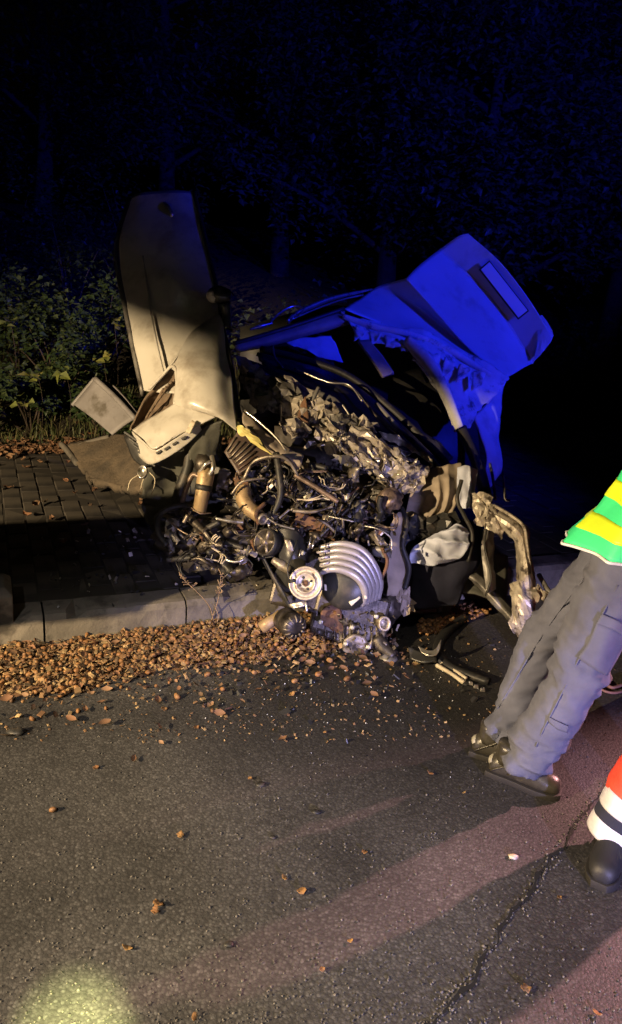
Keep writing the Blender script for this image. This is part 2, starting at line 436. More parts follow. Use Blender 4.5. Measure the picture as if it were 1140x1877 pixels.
def lathe(c, axis, prof, seg=28, squash=1.0):
    """prof: list of (along, radius)"""
    ax = V(axis).normalized()
    up = V((0, 0, 1)) if abs(ax.z) < 0.9 else V((1, 0, 0))
    a = (up - ax * up.dot(ax)).normalized(); b = ax.cross(a)
    vs, fs = [], []
    for (h, r) in prof:
        for s in range(seg):
            an = 2 * math.pi * s / seg
            vs.append(V(c) + ax * h + a * (math.cos(an) * max(r, 1e-5)) + b * (math.sin(an) * max(r, 1e-5) * squash))
    for i in range(len(prof) - 1):
        for s in range(seg):
            fs.append((i * seg + s, (i + 1) * seg + s, (i + 1) * seg + (s + 1) % seg, i * seg + (s + 1) % seg))
    fs.append(tuple(range(seg))); fs.append(tuple(reversed([(len(prof) - 1) * seg + s for s in range(seg)])))
    return vs, fs


def basis(ax, up=(0, 0, 1)):
    x = V(ax).normalized(); u = V(up); z = (u - x * u.dot(x))
    if z.length < 1e-4: z = V((0, 1, 0)) - x * x.y
    z.normalize(); return x, z.cross(x), z


def box(c, x, y, z, sx, sy, sz, taper=1.0):
    vs = []
    for k in (-1, 1):
        tp = taper if k == 1 else 1.0
        for i, j in ((-1, -1), (1, -1), (1, 1), (-1, 1)):
            vs.append(V(c) + x * (i * sx / 2 * tp) + y * (j * sy / 2 * tp) + z * (k * sz / 2))
    return vs, [(3, 2, 1, 0), (4, 5, 6, 7), (0, 1, 5, 4), (1, 2, 6, 5), (2, 3, 7, 6), (3, 0, 4, 7)]


def sphere(c, rx, ry, rz, nu=14, nv=9, X=V((1, 0, 0)), Y=V((0, 1, 0)), Z=V((0, 0, 1)), lump=0.0, f=10, seed=0):
    vs, fs = [], []
    c = V(c)
    for j in range(nv + 1):
        th = math.pi * j / nv
        for i in range(nu):
            ph = 2 * math.pi * i / nu
            d = V((math.sin(th) * math.cos(ph), math.sin(th) * math.sin(ph), math.cos(th)))
            k = 1 + lump * (nz(d, 1.7, seed) + 0.6 * nz(d, 3.9, seed + 4))
            vs.append(c + X * (d.x * rx * k) + Y * (d.y * ry * k) + Z * (d.z * rz * k))
    for j in range(nv):
        for i in range(nu):
            fs.append((j * nu + i, (j + 1) * nu + i, (j + 1) * nu + (i + 1) % nu, j * nu + (i + 1) % nu))
    return vs, fs


def fuse(parts, voxel=0.012, smooth=4):
    """weld overlapping closed solids into one continuous skin"""
    vs, fs = join(*parts)
    me = mkmesh('tmp', vs, fs, None, False)
    bm = bmesh.new(); bm.from_mesh(me); bmesh.ops.remove_doubles(bm, verts=bm.verts, dist=1e-5)
    bmesh.ops.recalc_face_normals(bm, faces=bm.faces); bm.to_mesh(me); bm.free()
    o = bpy.data.objects.new('tmp', me); col.objects.link(o)
    r = o.modifiers.new('r', 'REMESH'); r.mode = 'VOXEL'; r.voxel_size = voxel
    s = o.modifiers.new('s', 'SMOOTH'); s.iterations = smooth; s.factor = 0.5
    dg = bpy.context.evaluated_depsgraph_get(); ev = o.evaluated_get(dg); em = ev.to_mesh()
    V2 = [v.co.copy() for v in em.vertices]; N2 = [v.normal.copy() for v in em.vertices]
    F2 = [tuple(p.vertices) for p in em.polygons]
    ev.to_mesh_clear(); bpy.data.objects.remove(o); bpy.data.meshes.remove(me)
    return V2, F2, N2


# ------------------------------------------------------------------ ground, kerb, pavement, bank
K0 = G(0, 1198); K1 = G(471, 1144)
KD = (K1 - K0).normalized()                     # along the kerb, to the right and away
KN = V((-KD.y, KD.x, 0))                        # into the pavement


def kp(t, n, z=0.0):
    return V((K0.x, K0.y, 0)) + KD * t + KN * n + V((0, 0, z))


S = 160
struct(obj('road', ([V((-S, -S, 0)), V((S, -S, 0)), V((S, S, 0)), V((-S, S, 0))], [(0, 1, 2, 3)]), 'asphalt', smooth=False))

# the crack: a ragged open seam with crumbled edges
def crack_mesh():
    pts = [G(1170, 1375), G(1128, 1420), G(1080, 1480), G(1052, 1520), G(1018, 1565), G(980, 1622), G(940, 1680), G(905, 1732), G(880, 1772), G(840, 1822), G(805, 1862), G(770, 1905)]
    path = crom(pts, 150); vs = []; fs = []
    for i, p in enumerate(path):
        t = (path[min(i + 1, 149)] - path[max(i - 1, 0)]).normalized(); s = V((-t.y, t.x, 0))
        j = s * (nz(p, 14, 2) * 0.016 + nz(p, 60, 4) * 0.007)
        w = 0.0015 + 0.0062 * max(0.0, 0.42 + 0.9 * nz(p, 22, 8) + 0.5 * nz(p, 80, 1))
        vs += [p + j - s * w + V((0, 0, 0.004)), p + j + s * w + V((0, 0, 0.004))]
        if i: fs.append((2 * i - 2, 2 * i - 1, 2 * i + 1, 2 * i))
    return vs, fs, path
cv, cf, cpath = crack_mesh()
struct(obj('road_crack', (cv, cf), 'crack_tar', smooth=False))

pave = [kp(-9, 0.16, 0.1465), kp(14, 0.16, 0.1465), kp(14, 3.6, 0.1465), kp(-9, 3.6, 0.1465)]
pv = obj('pavement', (pave, [(0, 1, 2, 3)]), 'bedding_sand', smooth=False); struct(pv)


def hexa(c, x, y, z, sx, sy, sz, ch=0.006):
    """block with chamfered top edges"""
    vs = []
    for zz, k in ((-sz / 2, 0), (sz / 2 - ch, 0), (sz / 2, ch)):
        for i, j in ((-1, -1), (1, -1), (1, 1), (-1, 1)):
            vs.append(V(c) + x * (i * (sx / 2 - k)) + y * (j * (sy / 2 - k)) + z * zz)
    fs = [(8, 9, 10, 11)]
    for l in (0, 4):
        for i in range(4):
            fs.append((l + i, l + (i + 1) % 4, l + 4 + (i + 1) % 4, l + 4 + i))
    return vs, fs


PL, PW = 0.22, 0.11
pm = mkmesh('paver', *hexa(V((0, 0, 0)), V((1, 0, 0)), V((0, 1, 0)), V((0, 0, 1)), PW - 0.003, PL - 0.003, 0.07), 'paver_concrete', False)
cells = []
for i in range(-16, 84):
    for j in range(0, 16):
        t = -1.2 + i * PW; n = 0.17 + (j + 0.5) * PL + (PL / 2 if i % 2 else 0)
        p = kp(t, n, 0)
        v = p - CAM; d = v.dot(FW)
        px = 570 + v.dot(RT) / d * FPX
        cells.append((px, p, d))
vis = [c for c in cells if -40 < c[0] < 520]
vis.sort(key=lambda c: c[2]); near = vis[:290]; ids = set(id(c) for c in near)
ang = math.atan2(KD.y, KD.x)
for c in near:
    o = bpy.data.objects.new('paver', pm); col.objects.link(o); o.parent = pv
    o.location = (c[1].x, c[1].y, 0.115 + rng.uniform(-0.004, 0.004)); o.rotation_euler = (rng.uniform(-.012, .012), rng.uniform(-.012, .012), ang + rng.uniform(-.01, .01))
rest = []
for c in cells:
    if id(c) in ids: continue
    rest.append(hexa(c[1] + V((0, 0, 0.115 + rng.uniform(-.004, .004))), KD, KN, V((0, 0, 1)), PW - .003, PL - .003, .07))
o = obj('paver_field', join(*rest), 'paver_concrete', pv, smooth=False); o['kind'] = 'stuff'

kb = struct(obj('kerb', box(kp(2.5, 0.08, 0.03), KD, KN, V((0, 0, 1)), 23, 0.13, 0.05), 'bedding_sand', smooth=False))
KS = 0.62
for i in range(-5, 14):
    t0 = -0.56 + 0.12 + i * KS
    h = 0.155 + rng.uniform(-0.004, 0.004)
    bm_v, bm_f = [], []
    nx = 14
    for a in range(nx + 1):
        for q, (nn, zz) in enumerate(((0.0, 0.0), (0.004, 0.06), (0.008, h - 0.028), (0.026, h - 0.004), (0.05, h), (0.155, h), (0.155, 0.0))):
            t = t0 + 0.004 + (KS - 0.009) * a / nx
            wv = 0.006 * nz((t, zz * 3, i), 9) + 0.004 * nz((t, zz, i), 30)
            chip = 0
            if q in (3, 4): chip = max(0, nz((t, 0, i * 3.3), 8) - 0.22) * 0.09
            bm_v.append(kp(t, nn + wv + chip, max(0, zz - chip)))
    for a in range(nx):
        for q in range(6):
            bm_f.append((a * 7 + q, (a + 1) * 7 + q, (a + 1) * 7 + q + 1, a * 7 + q + 1))
    bm_f.append(tuple(range(7))); bm_f.append(tuple(reversed([nx * 7 + q for q in range(7)])))
    obj('kerb_stone', (bm_v, bm_f), 'kerb_concrete', kb, smooth=False)

# earth bank behind the pavement
def bank_z(t, n):
    u = max(0.0, n - 3.2)
    return 0.09 + 0.34 * u - 0.012 * u * u + 0.06 * nz((t, n, 0), 1.5) * min(1, u * 2) + 0.03 * nz((t, n, 0), 6) * min(1, u * 3)
vs, fs = [], []
NU, NV = 90, 50
for j in range(NV):
    for i in range(NU):
        t = -14 + 34 * i / (NU - 1); n = 3.1 + 12 * (j / (NV - 1)) ** 1.6
        vs.append(kp(t, n, bank_z(t, n)))
for j in range(NV - 1):
    for i in range(NU - 1):
        fs.append((j * NU + i, j * NU + i + 1, (j + 1) * NU + i + 1, (j + 1) * NU + i))
struct(obj('earth_bank', (vs, fs), 'soil'))


def tn(p):
    d = V((p.x - K0.x, p.y - K0.y, 0)); return d.dot(KD), d.dot(KN)


def ground_z(p):
    t, n = tn(p)
    return 0.0 if n < 0 else (0.152 if n < 3.15 else bank_z(t, n))

# ------------------------------------------------------------------ the wrecked car
car = empty('wrecked_car', kp(1.75, 1.2, 0.152), 'crushed pale car with its torn front end facing the road and roof peeled up', 'car')


def P(name, vf, m, parent=None, **k):
    return obj(name, vf, m, parent or car, **k)


def wt(pts, r, **k):
    return tube([W(*p) for p in pts], r, **k)


# --- flung-up door on the left
door = P('door', sheet(wrows([
    [(241, 360, 4.28), (262, 352, 4.26), (318, 349, 4.24), (354, 352, 4.27)],
    [(219, 455, 4.12), (262, 452, 4.07), (322, 450, 4.05), (374, 440, 4.10)],
    [(234, 560, 3.97), (280, 556, 3.90), (338, 556, 3.88), (398, 548, 3.95)],
    [(249, 640, 3.86), (290, 640, 3.80), (345, 640, 3.79), (408, 630, 3.86)],
    [(264, 716, 3.78), (300, 720, 3.72), (350, 722, 3.72), (418, 715, 3.78)]]), 50, 60, 0.008, 3.5, 1, 0, 0.004), 'white_paint', thick=0.006)
P('door_edge', wt([(236, 372, 4.33), (213, 462, 4.15), (229, 560, 4.0), (245, 640, 3.90), (262, 722, 3.81)], [0.03, 0.032, 0.034, 0.034, 0.03], seg=8, flat=0.45, n=30), 'grey_sheet', door)
P('swage_line', wt([(262, 470, 4.045), (274, 560, 3.875), (287, 630, 3.775), (301, 690, 3.71)], 0.007, seg=8, n=30), 'white_paint', door)
hd = P('door_handle', join(wt([(301, 372, 4.20), (308, 380, 4.165), (314, 393, 4.15), (318, 408, 4.18)], [0.008, 0.014, 0.014, 0.008], seg=8, n=16)), 'bright_metal', door)
P('handle_recess', sphere(W(311, 392, 4.205), 0.035, 0.012, 0.055), 'white_paint', door)
P('window_seal', wt([(356, 352, 4.26), (377, 440, 4.09), (401, 548, 3.94), (411, 630, 3.85), (421, 715, 3.77)], 0.012, seg=6, n=30), 'black_rubber', door)
# mirror
mc = W(404, 541, 3.84)
mr = P('mirror', sphere(mc, 0.066, 0.045, 0.046, 22, 14, X=(RT - UP * 0.25).normalized(), Y=FW, Z=(UP + RT * 0.25).normalized(), lump=0.15, seed=3), 'black_plastic')
P('mirror_cap', sphere(mc - RT * 0.034 - UP * .004, 0.040, 0.040, 0.036, 18, 12, X=(RT - UP * 0.25).normalized(), Y=FW, Z=(UP + RT * 0.25).normalized()), 'white_paint', mr)
P('mirror_arm', wt([(412, 556, 3.84), (416, 580, 3.86), (414, 600, 3.87)], [0.03, 0.024, 0.03], n=10), 'black_plastic', mr)
P('mirror_glass', sphere(mc + FW * 0.02 + RT * 0.02, 0.048, 0.03, 0.036, X=RT, Y=FW, Z=UP), 'glass_dark', mr)

# --- front wing with wheel arch
wing = P('front_wing', sheet(wrows([
    [(399, 576, 3.83), (401, 578, 3.83), (404, 584, 3.83), (407, 594, 3.84)],
    [(350, 612, 3.72), (372, 615, 3.70), (398, 626, 3.71), (414, 640, 3.74)],
    [(322, 668, 3.62), (350, 668, 3.58), (390, 675, 3.58), (423, 694, 3.63)],
    [(323, 712, 3.58), (352, 708, 3.52), (394, 716, 3.51), (428, 738, 3.56)],
    [(320, 741, 3.56), (350, 742, 3.50), (396, 752, 3.48), (431, 766, 3.53)],
    [(350, 752, 3.56), (372, 756, 3.52), (402, 766, 3.49), (434, 790, 3.52)]]), 50, 60, 0.008, 5, 4, 0, 0.004), 'white_paint', thick=0.008)
P('arch_lip', wt([(274, 713, 3.70), (296, 690, 3.66), (314, 672, 3.625), (323, 680, 3.60), (324, 710, 3.58), (320, 741, 3.55)], 0.008, seg=8, n=40), 'white_paint', wing)
P('wing_edge_seal', wt([(404, 590, 3.86), (416, 640, 3.77), (426, 694, 3.67), (433, 740, 3.60), (441, 770, 3.57)], 0.017, seg=8, n=30), 'black_rubber', wing)
P('arch_top', sheet(wrows([
    [(399, 577, 3.835), (372, 598, 3.78), (347, 614, 3.73)],
    [(352, 614, 3.75), (330, 650, 3.68), (312, 672, 3.64)],
    [(310, 672, 3.66), (292, 692, 3.68), (272, 714, 3.72)]]), 14, 14, 0.003, 6, 2), 'white_paint', wing, thick=0.006)
ln = P('arch_liner', sheet(wrows([
    [(314, 676, 3.66), (324, 690, 3.70), (324, 730, 3.72)],
    [(286, 704, 3.72), (300, 726, 3.80), (318, 748, 3.76)],
    [(256, 748, 3.70), (272, 760, 3.76), (296, 764, 3.70)],
    [(240, 788, 3.62), (250, 786, 3.66), (262, 784, 3.63)]]), 26, 30, 0.006, 18, 7, fold=0.012), 'liner_felt', wing, thick=0.01)
for k in range(5):
    u = k / 5
    P('liner_rib', wt([(268 + 8 * k, 766 - 12 * k, 3.69), (282 + 8 * k, 742 - 10 * k, 3.715), (300 + 5 * k, 712 - 4 * k, 3.695)], 0.006, seg=6, n=10), 'liner_felt', ln)
# --- bumper corner hanging below the arch
bump = P('bumper', sheet(wrows([
    [(320, 741, 3.555), (344, 748, 3.52), (372, 757, 3.51), (396, 765, 3.50)],
    [(292, 758, 3.58), (318, 766, 3.52), (345, 772, 3.50), (372, 776, 3.50)],
    [(262, 776, 3.60), (290, 788, 3.52), (318, 793, 3.50), (346, 788, 3.50)],
    [(243, 789, 3.61), (264, 806, 3.54), (283, 824, 3.50), (312, 806, 3.49)]]), 26, 26, 0.006, 7, 11), 'white_paint', thick=0.01)
lip = P('bumper_lip', sheet(wrows([
    [(243, 790, 3.60), (262, 808, 3.545), (284, 825, 3.50), (315, 808, 3.488), (344, 790, 3.495), (366, 778, 3.50)],
    [(249, 806, 3.60), (266, 820, 3.55), (288, 835, 3.51), (318, 818, 3.50), (347, 799, 3.505), (367, 783, 3.51)],
    [(255, 836, 3.60), (272, 850, 3.55), (290, 847, 3.52), (319, 831, 3.51), (349, 809, 3.515), (369, 787, 3.52)]]), 40, 10, 0.004, 14, 3), 'white_paint', bump, thick=0.008)
for k, (x, y) in enumerate(((291, 829), (306, 822), (321, 813), (337, 803))):
    ax = (W(x + 10, y - 6, 3.49) - W(x, y, 3.49)).normalized()
    P('lip_slot', box(W(x, y, 3.492), ax, FW, ax.cross(FW), 0.026, 0.012, 0.011), 'black_plastic', bump, smooth=False, bevel=0.002)
P('bumper_clip', sheet(wrows([[(340, 792, 3.47), (352, 770, 3.47)], [(348, 796, 3.47), (359, 774, 3.47)]]), 6, 6, 0.004, 20, 1), 'ivory_plastic', bump, thick=0.008)
for k, (x, y) in enumerate(((240, 800), (248, 812), (257, 824), (266, 836), (274, 847))):
    P('vent_slat', box(W(x, y, 3.60), (RT - UP * 0.7).normalized(), FW, (UP + RT * 0.7).normalized(), 0.075, 0.03, 0.012), 'black_plastic', bump, smooth=False, bevel=0.003)
P('vent_mesh', sheet(wrows([[(228, 800, 3.66), (245, 792, 3.64)], [(242, 836, 3.65), (262, 838, 3.62)], [(262, 858, 3.63), (280, 852, 3.60)]]), 8, 10, 0.008, 20, 5), 'dark_sheet', bump, thick=0.01)
P('fog_lamp', lathe(W(262, 866, 3.58), -FW + UP * 0.2, [(-0.02, 0.02), (0, 0.034), (0.015, 0.034), (0.02, 0.028), (0.012, 0.024)], 20, 0.7), 'bright_metal', bump)
for sx in (0, 1, 2):
    P('lamp_wire', wt([(262 + sx * 6, 866, 3.58), (240 + sx * 22, 880, 3.57), (234 + sx * 22, 900 + 4 * sx, 3.58)], 0.0022, seg=5, n=12), 'ivory_plastic', bump)
# wing inner skin and suspension turret behind it
P('inner_wing', sheet(wrows([
    [(392, 770, 3.60), (350, 800, 3.60), (300, 836, 3.62), (260, 862, 3.66)],
    [(404, 800, 3.66), (352, 850, 3.72), (300, 890, 3.74), (262, 912, 3.74)],
    [(412, 850, 3.74), (372, 900, 3.80), (320, 930, 3.82), (262, 940, 3.80)],
    [(430, 900, 3.80), (392, 950, 3.82), (330, 970, 3.80), (280, 970, 3.74)]]), 26, 26, 0.03, 7, 6, 0.01), 'seat_grey', thick=0.006)
P('plastic_shield', sheet(wrows([
    [(352, 802, 3.54), (378, 780, 3.54), (408, 772, 3.55)],
    [(346, 830, 3.56), (376, 812, 3.56), (404, 800, 3.58)],
    [(352, 858, 3.60), (376, 846, 3.60), (396, 836, 3.62)]]), 18, 18, 0.012, 12, 8, 0.006), 'seat_grey', thick=0.006)

# --- ribbed scuttle panel
rc = [W(411, 829, 3.46), W(436, 789, 3.46), W(500, 833, 3.50), W(438, 872, 3.44)]
P('ribbed_panel', sheet([[rc[0], rc[1]], [rc[3], rc[2]]], 14, 14, 0.004, 10, 2), 'ribbed_brown', thick=0.012)
for k in range(8):
    u = 0.06 + k * 0.125
    a = rc[0].lerp(rc[3], u); b = rc[1].lerp(rc[2], u)
    s = rng.uniform(0.02, 0.16); e_ = rng.uniform(0.62, 0.95)
    P('rib', tube([a.lerp(b, s) - FW * 0.011, a.lerp(b, e_) - FW * 0.011], 0.0042, seg=6), 'cast_aluminium' if k < 6 else 'ribbed_brown')
P('scuttle_clip', sheet(wrows([
    [(432, 784, 3.43), (440, 778, 3.43), (452, 786, 3.43)],
    [(438, 796, 3.43), (452, 794, 3.42), (466, 800, 3.43)],
    [(452, 802, 3.43), (468, 810, 3.42), (480, 816, 3.43)],
    [(478, 822, 3.43), (492, 830, 3.43), (502, 834, 3.43)]]), 7, 11, 0.01, 22, 6, 0.010), 'yellow_clip', thick=0.005, smooth=False)
P('torn_rail', sheet(wrows([
    [(446, 756, 3.52), (480, 786, 3.52), (520, 816, 3.52), (556, 836, 3.52)],
    [(444, 772, 3.48), (476, 802, 3.47), (512, 830, 3.47), (552, 850, 3.48)],
    [(452, 786, 3.52), (482, 812, 3.50), (506, 838, 3.50), (546, 862, 3.52)]]), 30, 12, 0.012, 12, 3, 0.004), 'beige_trim', thick=0.006)
P('rail_edge', wt([(448, 752, 3.50), (478, 776, 3.48), (508, 804, 3.47), (524, 826, 3.47)], 0.006, seg=6, n=20), 'bright_metal')

# --- bulkhead, dash and windscreen base
P('bulkhead', sheet(wrows([
    [(436, 650, 4.20), (520, 690, 4.15), (640, 760, 4.10), (720, 800, 4.05), (830, 860, 4.0)],
    [(440, 720, 4.10), (520, 770, 4.05), (620, 830, 4.0), (700, 880, 3.95), (800, 920, 3.9)],
    [(440, 800, 4.0), (520, 850, 3.95), (600, 900, 3.9), (690, 940, 3.85), (760, 990, 3.8)],
    [(430, 900, 3.9), (520, 940, 3.85), (600, 990, 3.8), (690, 1040, 3.75), (740, 1090, 3.7)]]), 40, 34, 0.05, 7, 3, 0.01), 'dark_sheet', thick=0.008)
P('crumpled_bulkhead_skin', sheet(wrows([
    [(496, 694, 4.02), (530, 690, 4.0), (566, 712, 3.98), (588, 716, 4.0)],
    [(500, 722, 3.96), (532, 728, 3.92), (560, 738, 3.92), (582, 752, 3.96)],
    [(494, 754, 3.92), (520, 764, 3.88), (550, 780, 3.88), (572, 796, 3.92)]]), 12, 10, 0.03, 10, 5, 0.01, 0.03), 'torn_metal', thick=0.005)
P('heat_shield', sheet(wrows([
    [(572, 720, 3.98), (600, 722, 3.97), (630, 742, 3.96)],
    [(566, 760, 3.92), (606, 764, 3.90), (644, 772, 3.92)],
    [(570, 800, 3.90), (612, 796, 3.86), (656, 796, 3.90)]]), 22, 22, 0.012, 8, 9, 0.006), 'grey_sheet', thick=0.005)
P('crossmember', facet(wrows([
    [(596, 770, 3.84), (640, 790, 3.82), (690, 806, 3.80), (738, 826, 3.80), (790, 858, 3.78)],
    [(602, 790, 3.78), (646, 812, 3.74), (694, 832, 3.72), (738, 852, 3.72), (784, 872, 3.72)],
    [(612, 806, 3.76), (650, 834, 3.72), (692, 860, 3.70), (730, 884, 3.68), (770, 896, 3.68)],
    [(640, 832, 3.80), (660, 856, 3.76), (696, 882, 3.74), (724, 902, 3.74), (748, 908, 3.74)]]), 24, 9, 0.011, 3), 'torn_metal', thick=0.004)
for k, (pts, w_) in enumerate((([(598, 772, 3.76), (630, 800, 3.72), (664, 836, 3.69), (690, 858, 3.67)], 9), ([(640, 786, 3.77), (676, 800, 3.73), (712, 822, 3.70), (744, 846, 3.69)], 8),
                               ([(690, 812, 3.71), (706, 836, 3.68), (700, 856, 3.68)], 11), ([(716, 846, 3.68), (746, 858, 3.67), (784, 866, 3.70)], 9), ([(724, 884, 3.66), (742, 870, 3.66), (770, 860, 3.68)], 8),
                               ([(664, 842, 3.70), (690, 866, 3.67), (716, 890, 3.67)], 8), ([(606, 800, 3.74), (634, 828, 3.71), (660, 850, 3.71)], 6))):
    P('torn_flange', facet(wrows([[(x, y - w_, d) for x, y, d in pts], [(x + 2, y, d - .03) for x, y, d in pts], [(x, y + w_, d + .01) for x, y, d in pts]]), 13, 5, 0.006, 30 + k), 'torn_metal', thick=0.003)
for k in range(14):
    q = rng.random(); x = 610 + 160 * q + rng.uniform(-14, 14); y = 800 + 78 * q + rng.uniform(-24, 22); d = 3.68; a0 = rng.uniform(0, 6.28); l = rng.uniform(9, 20)
    P('metal_sliver', facet(wrows([[(x, y, d), (x + math.cos(a0) * l, y + math.sin(a0) * l, d - .03)], [(x + 4, y + 6, d), (x + math.cos(a0) * l + 2, y + math.sin(a0) * l + 2, d - .03)]]), 5, 3, 0.005, 60 + k), ('torn_metal', 'bright_metal', 'grey_sheet')[k % 3], thick=0.003, smooth=False)
P('metal_shred', sheet(wrows([
    [(456, 708, 3.98), (478, 700, 3.98), (484, 716, 3.96)], [(458, 736, 3.94), (474, 730, 3.92), (484, 744, 3.92)], [(462, 748, 3.92), (478, 756, 3.9), (488, 752, 3.9)]]), 8, 6, 0.01, 22, 14, 0.02), 'torn_metal', thick=0.004)
P('pillar_skin', sheet(wrows([
    [(434, 656, 4.12), (458, 664, 4.1), (476, 690, 4.08)], [(438, 690, 4.06), (460, 690, 4.04), (484, 706, 4.04)], [(446, 716, 4.0), (462, 718, 4.0), (478, 712, 4.02)]]), 8, 8, 0.03, 14, 18, 0.02), 'torn_metal', thick=0.004)
for k, (x, y, w_, h_, d) in enumerate(((470, 690, 20, 16, 4.0), (520, 716, 26, 20, 3.92), (556, 752, 24, 22, 3.87), (594, 752, 26, 16, 3.88), (626, 776, 24, 14, 3.84), (540, 786, 26, 14, 3.82), (600, 800, 22, 12, 3.80), (488, 730, 18, 18, 3.92), (664, 776, 24, 10, 3.88), (586, 828, 24, 12, 3.74), (636, 850, 22, 12, 3.70))):
    P('crushed_panel', facet(wrows([[(x - w_, y - h_ - 6, d + .03), (x, y - h_, d), (x + w_, y - h_ + 10, d + .02)], [(x - w_, y - 4, d), (x, y, d - .04), (x + w_, y + 8, d - .01)], [(x - w_ + 4, y + h_ - 8, d + .02), (x, y + h_, d - .01), (x + w_, y + h_ + 10, d + .03)]]), 8, 7, .011, 400 + k), ('torn_metal', 'grey_sheet', 'torn_metal')[k % 3], thick=.003, smooth=False)
P('dark_bracket', sheet(wrows([[(552, 740, 3.84), (560, 726, 3.84)], [(540, 786, 3.83), (566, 770, 3.83)], [(546, 800, 3.82), (562, 800, 3.82)]]), 8, 12, 0.01, 20, 2), 'rust', thick=0.01)
# windscreen base frame and rails sweeping to the right
for nm, pts, r, m_ in (
    ('windscreen_frame', [(478, 640, 4.45), (560, 660, 4.38), (640, 690, 4.3), (720, 752, 4.2), (800, 830, 4.05), (822, 856, 4.0)], 0.022, 'black_rubber'),
    ('wiper_rail', [(508, 672, 4.25), (580, 694, 4.2), (646, 712, 4.16), (690, 764, 4.08), (740, 812, 3.95)], 0.008, 'oily_metal'),
    ('wiper_arm', [(540, 676, 4.2), (600, 700, 4.14), (640, 706, 4.12), (664, 736, 4.08)], 0.006, 'bright_metal'),
    ('screen_moulding', [(690, 740, 4.2), (736, 790, 4.08), (770, 820, 4.0), (806, 858, 3.92)], 0.014, 'grey_sheet'),
    ('cowl_strip', [(628, 742, 3.92), (642, 764, 3.9), (656, 792, 3.87)], 0.006, 'bright_metal'),
    ('bulkhead_strut', [(584, 710, 3.9), (572, 736, 3.88), (562, 756, 3.86)], 0.010, 'grey_sheet'),
    ('drain_tube', [(514, 742, 3.86), (515, 760, 3.85), (516, 790, 3.84)], 0.005, 'bright_metal'),
    ('dash_tube', [(500, 634, 4.3), (504, 655, 4.26), (518, 674, 4.22)], 0.006, 'grey_sheet')):
    P(nm, wt(pts, r, seg=8, n=36), m_)
P('dashboard', sheet(wrows([
    [(470, 650, 4.6), (580, 670, 4.6), (700, 730, 4.5), (830, 840, 4.3)],
    [(480, 662, 4.3), (580, 690, 4.28), (690, 760, 4.2), (800, 846, 4.08)],
    [(490, 690, 4.2), (580, 720, 4.16), (680, 790, 4.1), (780, 860, 4.02)]]), 30, 14, 0.02, 8, 4), 'black_plastic', thick=0.02)
P('cowl_shred', sheet(wrows([
    [(694, 792, 3.92), (730, 800, 3.9), (766, 824, 3.86), (796, 852, 3.84)],
    [(706, 806, 3.90), (738, 816, 3.87), (770, 836, 3.84), (798, 858, 3.83)]]), 34, 10, 0.02, 20, 8, 0.008, 0.012), 'torn_metal', thick=0.004)
P('cabin_back', sheet(wrows([
    [(440, 600, 5.6), (640, 560, 5.7), (860, 640, 5.6)], [(440, 760, 5.6), (640, 760, 5.6), (880, 840, 5.2)], [(460, 900, 5.2), (660, 960, 5.0), (890, 1000, 4.6)]]), 10, 10, 0.03, 4, 1), 'dark_sheet', thick=0.02)
for x0, x1, y0 in ((500, 600, 690), (720, 840, 760)):
    P('seat', sheet(wrows([
        [(x0, y0 - 60, 5.05), ((x0 + x1) / 2, y0 - 76, 5.0), (x1, y0 - 58, 5.05)],
        [(x0 - 8, y0 + 10, 4.9), ((x0 + x1) / 2, y0 + 4, 4.82), (x1 + 8, y0 + 12, 4.9)],
        [(x0 - 4, y0 + 110, 4.8), ((x0 + x1) / 2, y0 + 110, 4.72), (x1 + 4, y0 + 112, 4.8)]]), 16, 18, 0.02, 6, x0), 'dark_sheet', thick=0.12)

# --- roof, headliner, pillars
P('windscreen_header', sheet(wrows([
    [(430, 628, 4.45), (490, 612, 4.5), (560, 592, 4.58), (632, 570, 4.68)],
    [(431, 640, 4.43), (492, 626, 4.47), (562, 606, 4.55), (632, 586, 4.64)],
    [(434, 644, 4.50), (496, 634, 4.54), (566, 614, 4.62), (640, 594, 4.70)]]), 26, 8, 0.006, 6, 3), 'beige_trim', thick=0.012)
P('header_seal', wt([(428, 630, 4.43), (490, 612, 4.48), (560, 590, 4.56), (630, 566, 4.66)], 0.014, seg=8, n=20), 'black_rubber')
for nm, pts, r in (('roof_trim', [(527, 590, 4.6), (546, 574, 4.66), (600, 550, 4.8), (646, 538, 4.92), (682, 530, 5.02)], [0.016, 0.02, 0.016, 0.012, 0.006]),
                   ('roof_trim', [(534, 586, 4.6), (580, 566, 4.72), (628, 549, 4.86), (666, 540, 4.96)], 0.006),
                   ('roof_trim', [(458, 604, 4.5), (478, 598, 4.52), (500, 592, 4.54)], [0.006, 0.016, 0.006]),
                   ('roof_trim', [(492, 596, 4.55), (510, 576, 4.62), (536, 562, 4.68), (556, 566, 4.68), (548, 578, 4.64)], 0.008)):
    P(nm, wt(pts, r, seg=8, n=30, flat=0.6), 'bright_metal')
roof = P('roof', sheet(wrows([
    [(632, 566, 4.72), (660, 546, 5.06), (690, 526, 5.14), (744, 510, 5.0)],
    [(690, 590, 4.80), (720, 574, 5.04), (756, 560, 5.08), (800, 572, 4.97)],
    [(770, 616, 4.86), (800, 614, 4.98), (830, 616, 5.02), (856, 634, 4.93)],
    [(850, 652, 4.86), (880, 660, 4.92), (905, 672, 4.94), (926, 692, 4.90)]]), 30, 30, 0.006, 3.2, 7, 0, 0.010), 'blue_lit_paint', thick=0.01)
